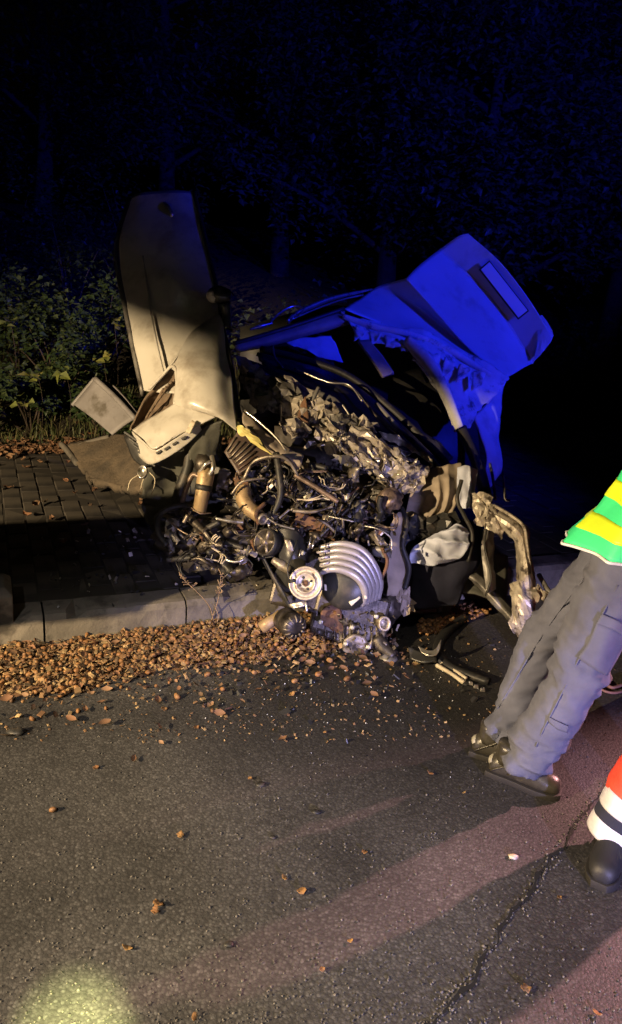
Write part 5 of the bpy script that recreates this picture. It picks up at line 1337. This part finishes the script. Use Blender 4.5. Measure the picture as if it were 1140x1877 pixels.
def hand_parts(wrist, dirn, palm_n, side, curl=0.5):
    d = dirn.normalized(); n = (palm_n - d * palm_n.dot(d)).normalized(); s = d.cross(n) * side
    parts = [sphere(wrist + d * .05, .05, .040, .016, 12, 8, d, s, n)]
    for k, (o_, L_) in enumerate(((-.030, .070), (-.010, .080), (.010, .075), (.030, .058))):
        a = wrist + d * .085 + s * o_
        p1 = a + d * L_ * .45 + n * L_ * .12 * curl; p2 = a + d * L_ * .75 + n * L_ * .45 * curl; p3 = a + d * L_ * .85 + n * L_ * .8 * curl
        parts.append(tube([a - d * .02, a, p1, p2, p3], [.0095, .0095, .009, .0085, .007], seg=8, n=14))
    a = wrist + d * .03 - s * .030
    parts.append(tube([a, a - s * .025 + d * .025 + n * .012, a - s * .03 + d * .05 + n * .03], [.013, .011, .008], seg=8, n=10))
    return parts


def head_of(par, neck, up, face, hairm):
    u = up.normalized(); f = (face - u * face.dot(u)).normalized(); s = u.cross(f)
    c = neck + u * .115
    parts = [sphere(c + u * .03, .095, .076, .105, 20, 14, f, s, u), sphere(c + f * .03 - u * .05, .062, .055, .062, 16, 10, f, s, u), tube([neck - u * .06, neck + u * .09], [.06, .055], seg=14, n=5),
             tube([c + f * .085 + u * .025, c + f * .112 - u * .012], [.009, .015], seg=8, n=5), sphere(c + f * .083 - u * .052, .012, .026, .007, 10, 6, f, s, u), sphere(c + f * .08 - u * .068, .012, .022, .007, 10, 6, f, s, u)]
    for q in (-1, 1): parts.append(sphere(c + s * (.076 * q) - u * .002, .020, .009, .030, 10, 8, f, s, u))
    v, fc, _ = fuse(parts, .006, 2)
    h = obj('head', (v, fc), 'skin', par)
    for q in (-1, 1):
        obj('eye', sphere(c + f * .083 + s * (.031 * q) + u * .022, .010, .013, .009, 10, 8, f, s, u), 'sticker', h)
    obj('hair', sphere(c + u * .045 - f * .016, .092, .082, .102, 20, 12, f, s, u, lump=.05), hairm, h)
    return h


# --- the person in the green vest
p1 = empty('person', V((0.78, 2.3, 0)), 'person in green and yellow high-visibility vest and grey work trousers beside the wreck', 'person')
heelR = G(893, 1414); dR = (G(1000, 1452) - heelR); heelL = G(862, 1378); dL = (G(955, 1404) - heelL)
fR, fL = dR.normalized(), dL.normalized()
ankR = heelR + fR * .105 + V((0, 0, .08)); ankL = heelL + fL * .095 + V((0, 0, .08))
hipC = W(1156, 990, 2.44)
fwd = V((fR.x, fR.y, 0)).normalized(); lft = V((-fwd.y, fwd.x, 0))
hipR = hipC - lft * .072; hipL = hipC + lft * .072
kneeR = W(1056, 1236, 2.46); kneeL = W(984, 1192, 2.66)
legR = limb([hipR + V((0, 0, -.02)), hipR.lerp(kneeR, .3), kneeR.lerp(hipR, .12), kneeR.lerp(ankR, .4) + RT * .014, ankR + V((.02, 0, .05)), ankR + V((0, 0, -.005))], [.098, .102, .086, .083, .080, .079])
legL = limb([hipL + V((0, 0, -.02)), hipL.lerp(kneeL, .3), kneeL.lerp(hipL, .12), kneeL.lerp(ankL, .4), ankL + V((.01, 0, .05)), ankL + V((0, 0, .005))], [.096, .093, .072, .061, .058, .062])
tdir = V((0.46, 0.02, 0.89)).normalized()
pel = sphere(hipC + V((0, 0, .03)), .120, .150, .11, 18, 12, fwd, lft, V((0, 0, 1)))
waist = limb([hipC + V((0, 0, .02)), hipC + tdir * .12], [.118, .105], 6)
vv, ff, nn2 = fuse([legR, legL, pel, waist], .0085, 5)


def tro_axis(p):
    z = p.z
    env = 0.35 + 1.0 * math.exp(-((z - 0.14) / .10) ** 2) + .75 * math.exp(-((z - 0.50) / .10) ** 2) + .55 * math.exp(-((z - .76) / .06) ** 2)
    env *= max(0.0, min(1.0, (0.90 - z) / .08))
    return z + 0.35 * (p.x - .8) * (1 if p.y < 2.3 else -1), env
vv = wrinkle(vv, nn2, tro_axis, .020, 3, 13.0)
body_parts = [limb([hipC + tdir * .05, hipC + tdir * .25, hipC + tdir * .45, hipC + tdir * .54], [.11, .115, .12, .07], 14)]
neck = hipC + tdir * .56
for sd in (-1, 1):
    sh_ = hipC + tdir * .46 + lft * (.175 * sd); el = sh_ + V((.05, 0, -.18)) + lft * (.03 * sd) + fwd * .21; wrst = el + V((0, 0, .10)) + fwd * .21 - lft * (.05 * sd)
    body_parts.append(limb([hipC + tdir * .47 + lft * (.08 * sd), sh_, sh_.lerp(el, .5), el, el.lerp(wrst, .5), wrst], [.07, .066, .056, .048, .042, .034], 22))
    body_parts += [] 
bv, bf, bn_ = fuse(body_parts, .012, 4)
bv = wrinkle(bv, bn_, lambda p: (p.z, .6), .006, 8)
body = obj('body', (bv, bf), 'navy_cloth', p1)
for sd in (-1, 1):
    sh_ = hipC + tdir * .46 + lft * (.175 * sd); el = sh_ + V((.05, 0, -.18)) + lft * (.03 * sd) + fwd * .21; wrst = el + V((0, 0, .10)) + fwd * .21 - lft * (.05 * sd)
    hv, hf, _ = fuse([limb([wrst.lerp(el, .12), wrst + (wrst - el).normalized() * .03], [.028, .026], 5)] + hand_parts(wrst, wrst - el, -lft * sd, sd), .004, 2)
    obj('hand', (hv, hf), 'skin', p1)
head_of(p1, neck, tdir, fwd, 'hair')
tro = obj('trousers', (vv, ff), 'work_trousers', p1)
shoe(p1, heelR, dR, .252, .092, 'shoe_leather', 'sole_rubber', patch='heel_patch', ankle=ankR)
shoe(p1, heelL, dL, .252, .092, 'shoe_leather', 'sole_rubber', patch='heel_patch', ankle=ankL)


def surf_patch(verts_tree, rows, nu, nv, lift):
    """a cloth patch laid on the trouser skin by nearest point"""
    v, f = sheet(rows, nu, nv)
    out = []
    for p in v:
        co, idx, dist = verts_tree.find(p)
        n = nn2[idx]; out.append(co + n * lift + (p - co) - n * (p - co).dot(n))
    return out, f
from mathutils.kdtree import KDTree
kd = KDTree(len(vv))
for i, p in enumerate(vv): kd.insert(p, i)
kd.balance()
def on_tro(pxs, lift=.006, nu=12, nv=12):
    """patch on the camera-facing side of the trousers"""
    rows = []
    for r in pxs:
        rr_ = []
        for (x, y) in r:
            best = None
            for d in np.arange(2.2, 2.9, .012):
                w_ = W(x, y, float(d)); co, idx, dist = kd.find(w_)
                if best is None or dist < best[0] - 1e-4: best = (dist, co + nn2[idx] * lift)
                if dist < .012: break
            rr_.append(best[1])
        rows.append(rr_)
    return sheet(rows, nu, nv)
pk = obj('cargo_pocket', on_tro([[(1096, 1142), (1122, 1150), (1150, 1164)], [(1078, 1178), (1106, 1190), (1134, 1204)], [(1060, 1210), (1090, 1224), (1112, 1238)]], .008), 'pocket_cloth', tro, thick=.006)
obj('pocket_flap', on_tro([[(1106, 1124), (1130, 1136), (1158, 1154)], [(1096, 1142), (1122, 1153), (1150, 1168)]], .014, 12, 6), 'pocket_cloth', tro, thick=.005)
obj('knee_tab', on_tro([[(1008, 1314), (1026, 1324), (1044, 1332)], [(1004, 1322), (1022, 1333), (1040, 1342)]], .008, 10, 5), 'pocket_cloth', tro, thick=.004)
def on_line(pts, r, lift): return tube([row[0] for row in [[q] for q in crom([on_tro([[a, a]], lift, 2, 2)[0][0] for a in pts], 24)]], r, seg=6, n=24)

for ln_ in ([(1132, 1070), (1100, 1130), (1064, 1200), (1030, 1270), (1000, 1330), (982, 1372)], [(1064, 1060), (1024, 1120), (984, 1180), (944, 1240), (910, 1296)]):
    obj('leg_seam', on_line(ln_, .0028, .001), 'pocket_cloth', tro)
# vest: open-hemmed shell round the torso
def vest_ring(u, extra=0.0, seg=56):
    """u 0 at the hem, 1 at the shoulder"""
    c = hipC + RT * .012 + tdir * (-.030 + .52 * u)
    vn = V((-.04, -.02, 1)).normalized()
    a = (fwd - vn * fwd.dot(vn)).normalized(); b = vn.cross(a)
    out = []
    for k in range(seg):
        t = 2 * math.pi * k / seg
        r1, r2 = .176, .198
        flare = max(0, .28 - u) * .10
        ca_, sa_ = math.cos(t), math.sin(t)
        p = c + a * (ca_ * (r1 + flare)) + b * (sa_ * (r2 + flare * .5)) 
        r_out = (p - c).normalized()
        w = .013 * (1 - 2 * abs(math.sin(t * 3.5 + 2.2 * u + .6 * nz((math.cos(t), math.sin(t), u), 2.0, 3)))) * (1.1 - u * .5) + .010 * nz((math.cos(t) * 2, math.sin(t) * 2, u * 3), 1.3, 5)
        p = p + r_out * (w + extra) - tdir * (.020 * math.cos(t * 2 + .9) * max(0, 1 - 3 * u))
        out.append(p)
    return out
def shell(us, extra, seg=56):
    vs, fs = [], []
    for i, u in enumerate(us):
        vs += vest_ring(u, extra, seg)
        if i:
            for k in range(seg): fs.append(((i - 1) * seg + k, (i - 1) * seg + (k + 1) % seg, i * seg + (k + 1) % seg, i * seg + k))
    return vs, fs
vest = obj('vest', shell([i / 24 * .92 for i in range(25)], 0), 'vest_green', p1, thick=.003)
sv, sf = [], []
for i, (k, sc_) in enumerate(((.92, 1.0), (1.0, .82), (1.06, .55), (1.09, .36))):
    rg = vest_ring(k); c0 = sum(rg, V()) / len(rg)
    sv += [c0 + (p - c0) * sc_ for p in rg]
    if i:
        for q in range(56): sf.append(((i - 1) * 56 + q, (i - 1) * 56 + (q + 1) % 56, i * 56 + (q + 1) % 56, i * 56 + q))
obj('vest_shoulder', (sv, sf), 'vest_green', vest, thick=.003)
for u0, u1 in ((.125, .245), (.36, .48)):
    obj('reflective_stripe', shell([u0 + (u1 - u0) * i / 5 for i in range(6)], .0035), 'vest_yellow', vest, thick=.0015)
hemr = vest_ring(0, .001); hemr.append(hemr[0])
obj('hem_binding', tube(hemr, .0055, seg=6, n=170, cap=False), 'white_binding', vest)

# --- the person with striped trousers at the right edge
p2 = empty('person', G(1130, 1590), 'person at the right edge in red trousers with pale bands and black boots', 'person')
toe2 = G(1096, 1630); d2 = V((-.50, -.86, 0)).normalized(); heel2 = toe2 - d2 * .26
side2 = V((-d2.y, d2.x, 0))
heel3 = heel2 + V((.30, .10, 0))
ank2 = heel2 + d2 * .075 + V((0, 0, .10)); ank3 = heel3 + d2 * .075 + V((0, 0, .10))
hip2 = (heel2 + heel3) / 2 + V((.16, .06, .90))
kn2 = ank2 + V((.13, .03, .40)); kn3 = ank3.lerp(hip2 + V((.09, 0, 0)), .5) + d2 * .05
L2 = limb([hip2 - V((.09, .02, 0)), kn2, ank2.lerp(kn2, .5), ank2.lerp(kn2, .20)], [.11, .092, .086, .082])
L3 = limb([hip2 + V((.09, .02, 0)), kn3, ank3.lerp(kn3, .5), ank3.lerp(kn3, .20)], [.11, .092, .086, .082])
v_, f_, n_ = fuse([L2, L3, sphere(hip2 + V((0, 0, .05)), .17, .15, .15)], .012, 4)
v_ = wrinkle(v_, n_, lambda p: (p.z, .6), .007, 12)
obj('trousers', (v_, f_), 'red_cloth', p2)
for (A, K) in ((ank2, kn2), (ank3, kn3)):
    up_ = (K - A).normalized(); b0 = A - up_ * .042
    for nm, s0, s1, m_, r in (('reflective_band', .0, .056, 'reflective_band', .078), ('black_band', .054, .092, 'navy_cloth', .079), ('reflective_band', .090, .150, 'reflective_band', .084)):
        tv, tf = tube([b0 + up_ * s0, b0 + up_ * (s0 + s1) / 2, b0 + up_ * s1], [r - .002, r, r - .001], seg=40, n=8)
        ctr = b0 + up_ * (s0 + s1) / 2
        tv = [p + (p - ctr).normalized() * (.007 * nz(p, 14, 4) + .005 * creases(p, 12, 7)) for p in tv]
        obj(nm, (tv, tf), m_, p2)
td2 = V((.10, .02, .98)).normalized()
bp = [limb([hip2, hip2 + td2 * .25, hip2 + td2 * .46, hip2 + td2 * .55], [.15, .16, .16, .08], 14)]
hands2 = []
for sd in (-1, 1):
    s_ = hip2 + td2 * .47 + side2 * (.19 * sd); e_ = s_ + V((0, 0, -.30)) + side2 * (.05 * sd); w_ = e_ + V((0, 0, -.24)) + d2 * .08
    bp.append(limb([hip2 + td2 * .48 + side2 * (.08 * sd), s_, s_.lerp(e_, .5), e_, w_], [.07, .068, .058, .05, .036], 20))
    hands2.append((w_, w_ - e_, sd))
v_, f_, n_ = fuse(bp, .013, 4); v_ = wrinkle(v_, n_, lambda p: (p.z, .6), .007, 22)
obj('jacket', (v_, f_), 'red_cloth', p2)
for h_ in (.14, .31):
    c_ = hip2 + td2 * h_
    obj('reflective_band', tube([c_ - td2 * .028, c_, c_ + td2 * .028], [.167, .170, .169], seg=40, n=5, cap=False), 'reflective_band', p2, thick=.003)
for w_, dd, sd in hands2:
    hv, hf, _ = fuse([tube([w_ - dd.normalized() * .03, w_ + dd.normalized() * .03], .027, seg=12)] + hand_parts(w_, dd, -side2 * sd, sd), .0045, 2)
    obj('hand', (hv, hf), 'skin', p2)
head_of(p2, hip2 + td2 * .57, td2, d2, 'hair')
b_1 = shoe(p2, heel2, d2, .26, .098, 'boot_leather', 'sole_rubber', ankle=ank2)
shoe(p2, heel3, d2, .26, .098, 'boot_leather', 'sole_rubber', ankle=ank3)
for a_k, h_k in ((ank2, heel2), (ank3, heel3)):
    obj('boot_shaft', tube([h_k + d2 * .075 + V((0, 0, .06)), a_k + V((.005, 0, .01)), a_k + V((.012, 0, .04))], [.047, .050, .056], seg=18, n=8), 'boot_leather', p2)
obj('boot_loop', tube([heel2 + d2 * .175 + side2 * .045 + V((0, 0, .075)), heel2 + d2 * .15 + side2 * .046 + V((0, 0, .10))], .004, seg=6), 'white_binding', b_1)

# ------------------------------------------------------------------ vegetation
vr = random.Random(31)


def leaf_cloud(clumps, n, L, w, rr, droop=.4):
    vs, fs = [], []
    for _ in range(n):
        c, r = rr.choice(clumps)
        d = V((rr.gauss(0, 1), rr.gauss(0, 1), rr.gauss(0, .8)))
        d.normalize(); p = c + d * (r * rr.uniform(.35, 1.0) ** .6)
        x = V((rr.uniform(-1, 1), rr.uniform(-1, 1), rr.uniform(-1, .3) * droop)).normalized()
        n_ = (V((rr.uniform(-.7, .7), rr.uniform(-.9, .2), 1)))
        y = n_.cross(x).normalized(); z = x.cross(y)
        l = L * rr.uniform(.55, 1.25); ww = w * rr.uniform(.7, 1.2)
        k = len(vs)
        vs += [p, p + x * l * .35 + y * ww * .5 + z * ww * .15, p + x * l - z * l * .12, p + x * l * .35 - y * ww * .5 + z * ww * .15, p + x * l * .4]
        fs += [(k, k + 4, k + 1), (k + 1, k + 4, k + 2), (k + 2, k + 4, k + 3), (k + 3, k + 4, k)]
    return vs, fs


def shrub(base, h, spread, n, L, w, label, seed, m_='leaf_green', group='shrubs on the bank'):
    rr = random.Random(seed)
    s = empty('shrub', base, label, 'shrub', group)
    clumps = []; st_ = []
    for k in range(9):
        a = rr.uniform(0, 6.28); rad = spread * rr.uniform(.1, 1); tip = base + V((math.cos(a) * rad, math.sin(a) * rad, h * rr.uniform(.45, 1)))
        clumps.append((tip, h * rr.uniform(.18, .34)))
        st_.append(tube([base + V((rr.uniform(-.05, .05), rr.uniform(-.05, .05), -.05)), base.lerp(tip, .5) + V((0, 0, h * .1)), tip], [.012, .008, .004], seg=5, n=8))
    obj('stems', join(*st_), 'bark', s)
    obj('foliage', leaf_cloud(clumps, n, L, w, rr), m_, s, smooth=False)
    return s


SH = [((30, 610), 6.9, .9, .75, 'broad-leaved shrub at the left edge high on the bank'), ((110, 640), 6.4, .7, .6, 'low dense shrub in front of the tall ones, left of the door'),
      ((185, 600), 6.8, .9, .6, 'shrub just behind the raised car door edge'), ((60, 690), 6.0, .5, .6, 'short grassy shrub at the left end of the bank foot'),
      ((200, 670), 6.1, .5, .45, 'small shrub above the grey cabinet lid'), ((130, 540), 7.8, 1.2, .9, 'tall dim shrub behind the others on the upper bank'),
      ((20, 500), 8.2, 1.4, 1.0, 'tallest dim shrub at the upper left'), ((250, 520), 8.4, 1.4, .9, 'dark shrub half hidden behind the car door')]
for k, ((x, y), d, h, sp, lab) in enumerate(SH):
    p = W(x, y, d); t, n = tn(p); p.z = bank_z(t, n) if n > 3.1 else .12
    shrub(p, h, sp, 1500, .065, .045, lab, 50 + k)
# bright young leaves in front
for k, ((x, y), d, lab) in enumerate((((20, 590), 6.0, 'yellow-green leaf sprig at the left frame edge'), ((122, 684), 5.8, 'bright yellow-green leaf sprig in the middle of the undergrowth'), ((70, 690), 5.7, 'pale green sprig low in the undergrowth'), ((210, 596), 6.0, 'light green sprig beside the car door edge'), ((40, 735), 5.6, 'yellowish sprig close to the leaf litter'), ((190, 660), 5.9, 'green sprig above the cabinet lid'))):
    rr = random.Random(90 + k); p = W(x, y, d); t, n = tn(p); g = V((p.x, p.y, bank_z(t, n) if n > 3.1 else .15))
    s = empty('leaf_sprig', g, lab, 'sprig', 'young sprigs in the undergrowth')
    obj('stem', tube([g, g.lerp(p, .6) + V((.03, 0, 0)), p], [.0025, .0015], seg=5, n=8), 'bark', s)
    obj('leaves', leaf_cloud([(p, .07)], 6, .085, .08, rr), 'leaf_yellow', s, smooth=False)


def grass(n, gen, h0, h1, rr):
    vs, fs = [], []
    for _ in range(n):
        p = gen(); h = rr.uniform(h0, h1); a = rr.uniform(0, 6.28); s = V((math.cos(a), math.sin(a), 0)); b = V((rr.uniform(-1, 1), rr.uniform(-1, 1), 0)) * h * .5
        k = len(vs); w = .004
        vs += [p - s * w, p + s * w, p + b * .35 + V((0, 0, h * .6)) + s * w * .8, p + b * .35 + V((0, 0, h * .6)) - s * w * .8, p + b + V((0, 0, h * .85))]
        fs += [(k, k + 1, k + 2, k + 3), (k + 3, k + 2, k + 4)]
    return vs, fs
def gb():
    t, n = vr.uniform(-3, 3.0), 3.1 + abs(vr.gauss(0, .7)); return kp(t, n, bank_z(t, n))
o = obj('bank_grass', grass(6000, gb, .05, .22, vr), 'grass_blade', smooth=False); tag(o, 'rough grass and ground cover along the foot of the bank', 'grass', None, 'stuff')
def gl():
    t, n = vr.uniform(-2.6, 2.0), 2.7 + abs(vr.gauss(0, .35)) * (1 if vr.random() < .9 else -2.2); return kp(t, n, ground_z(kp(t, n)) + vr.uniform(.005, .03))
vs, fs = [], []
for _ in range(1500):
    p = gl(); lv, lf = leaf_shape(vr.uniform(.03, .07), vr.uniform(.012, .024), .012, vr)
    m = Matrix.Rotation(vr.uniform(0, 6.28), 3, 'Z') @ Matrix.Rotation(vr.uniform(-.7, .7), 3, 'X'); k = len(vs)
    vs += [p + m @ q for q in lv]; fs += [tuple(i + k for i in f) for f in lf]
o = obj('leaf_litter', (vs, fs), 'leaf_litter', smooth=False); tag(o, 'dry reddish leaf litter where the pavement meets the bank', 'leaf litter', None, 'stuff')


def tree(base, h, cr, label, seed, n=14000):
    rr = random.Random(seed); t = empty('tree', base, label, 'tree', 'dark trees behind the wreck')
    top = base + V((rr.uniform(-.4, .4), rr.uniform(-.3, .3), h * .8))
    parts = [tube([base - V((0, 0, .2)), base.lerp(top, .4) + V((rr.uniform(-.15, .15), 0, 0)), top], [.16, .11, .04], seg=9, n=14)]; clumps = []
    for k in range(22):
        u = rr.uniform(.22, 1.0); o_ = base.lerp(top, u); a = rr.uniform(0, 6.28); L_ = cr * (1.15 - .6 * u) * rr.uniform(.5, 1.1)
        tip = o_ + V((math.cos(a) * L_, math.sin(a) * L_, L_ * rr.uniform(.05, .6)))
        parts.append(tube([o_, o_.lerp(tip, .5) + V((0, 0, .1)), tip], [.045, .03, .01], seg=6, n=6)); clumps += [(tip, cr * rr.uniform(.22, .42)), (o_.lerp(tip, .6), cr * rr.uniform(.18, .3))]
    obj('trunk', join(*parts), 'bark', t)
    obj('crown', leaf_cloud(clumps, n, .105, .065, rr), 'tree_leaf', t, smooth=False)
TR = [((690, 700), 10.5, 4.6, 1.7, 'dark leafy tree straight behind the car roof'), ((880, 720), 9.6, 4.8, 1.8, 'blue-tinged tree behind the raised tailgate'), ((1080, 760), 10.5, 5.0, 1.9, 'dark tree behind the green vest at the right'),
      ((500, 690), 12.0, 5.4, 2.0, 'dim tree between the raised door and the roof'), ((300, 660), 12.5, 5.2, 2.0, 'nearly black tree behind the raised door'), ((780, 690), 13.5, 7.5, 2.3, 'tallest tree rising above the tailgate'), ((1000, 720), 13.5, 7.0, 2.3, 'far dim tree at the upper right'), ((80, 640), 12.5, 5.4, 2.1, 'nearly black tree at the far left'), ((600, 690), 15, 8.0, 2.4, 'far tall tree near the photo top centre')]
for k, ((x, y), d, h, cr, lab) in enumerate(TR):
    p = W(x, y, d); t, n = tn(p); p.z = bank_z(t, n) if n > 3.1 else 0
    tree(p, h, cr, lab, 200 + k)
o = obj('undergrowth', leaf_cloud([(kp(vr.uniform(2.2, 12), vr.uniform(3.4, 5.5), 0) + V((0, 0, vr.uniform(.3, 1.1))), vr.uniform(.3, .6)) for _ in range(60)], 9000, .09, .06, vr), 'tree_leaf', smooth=False)
tag(o, 'dark mass of undergrowth on the bank right of the wreck', 'undergrowth', None, 'stuff')

# ------------------------------------------------------------------ lamp stand added out of frame, unseen: its visor cuts the key beam
D1, D2 = W(237, 588, 3.95), W(900, 812, 3.60)
a = KEY + (D1 - KEY).normalized() * .55; b = KEY + (D2 - KEY).normalized() * .55
ex = (b - a).normalized(); a = a - ex * .35; b = b + ex * .015
upv = ((a + b) / 2 - KEY).cross(ex).normalized()
if upv.z < 0: upv = -upv
fl = empty('beam_stand', V((KEY.x, KEY.y, 0)), 'unseen black lamp stand added left of the camera, its visor cutting the beam', 'beam_stand')
obj('visor', ([a, b, b + upv * .5, a + upv * .5], [(0, 1, 2, 3)]), 'lamp_housing', fl, smooth=False, thick=.003)
bk = (KEY - (D1 + D2) / 2).normalized()
obj('housing', lathe(KEY + bk * .12, -bk, [(-.05, .03), (-.04, .09), (.02, .10), (.06, .12), (.07, .12), (.03, .09), (-.02, .05)], 24), 'lamp_housing', fl)
obj('pole', tube([V((KEY.x, KEY.y, .5)) + bk * .14, KEY + bk * .16], .018, seg=8), 'lamp_housing', fl)
for k in range(3):
    an = 2.1 * k + .4
    obj('leg', tube([V((KEY.x, KEY.y, .6)) + bk * .14, V((KEY.x + .4 * math.cos(an), KEY.y + .4 * math.sin(an), 0)) + bk * .14], .012, seg=6), 'lamp_housing', fl)

# ------------------------------------------------------------------ unseen board on posts, added on the left to shade the pavement
br = empty('shade_board', kp(-1.75, -1.0, 0), 'unseen striped board on two feet, added left of the frame to shade the pavement', 'shade_caster')
obj('board', box(kp(-2.02, -1.0, 1.12), KD, KN, V((0, 0, 1)), 1.22, .03, .30), 'plate_pale', br, smooth=False, bevel=.004)
for k in range(5):
    obj('stripe', box(kp(-2.50 + .24 * k, -1.018, 1.12), KD, KN, V((0, 0, 1)), .15, .004, .296), 'red_cloth', br, smooth=False)
for t in (-2.5, -1.7):
    obj('post', box(kp(t, -.97, .55), KD, KN, V((0, 0, 1)), .04, .025, 1.1), 'cabinet_grey', br, smooth=False)
    obj('foot', box(kp(t, -.97, .04), KD, KN, V((0, 0, 1)), .16, .6, .08, .9), 'black_rubber', br, smooth=False, bevel=.01)
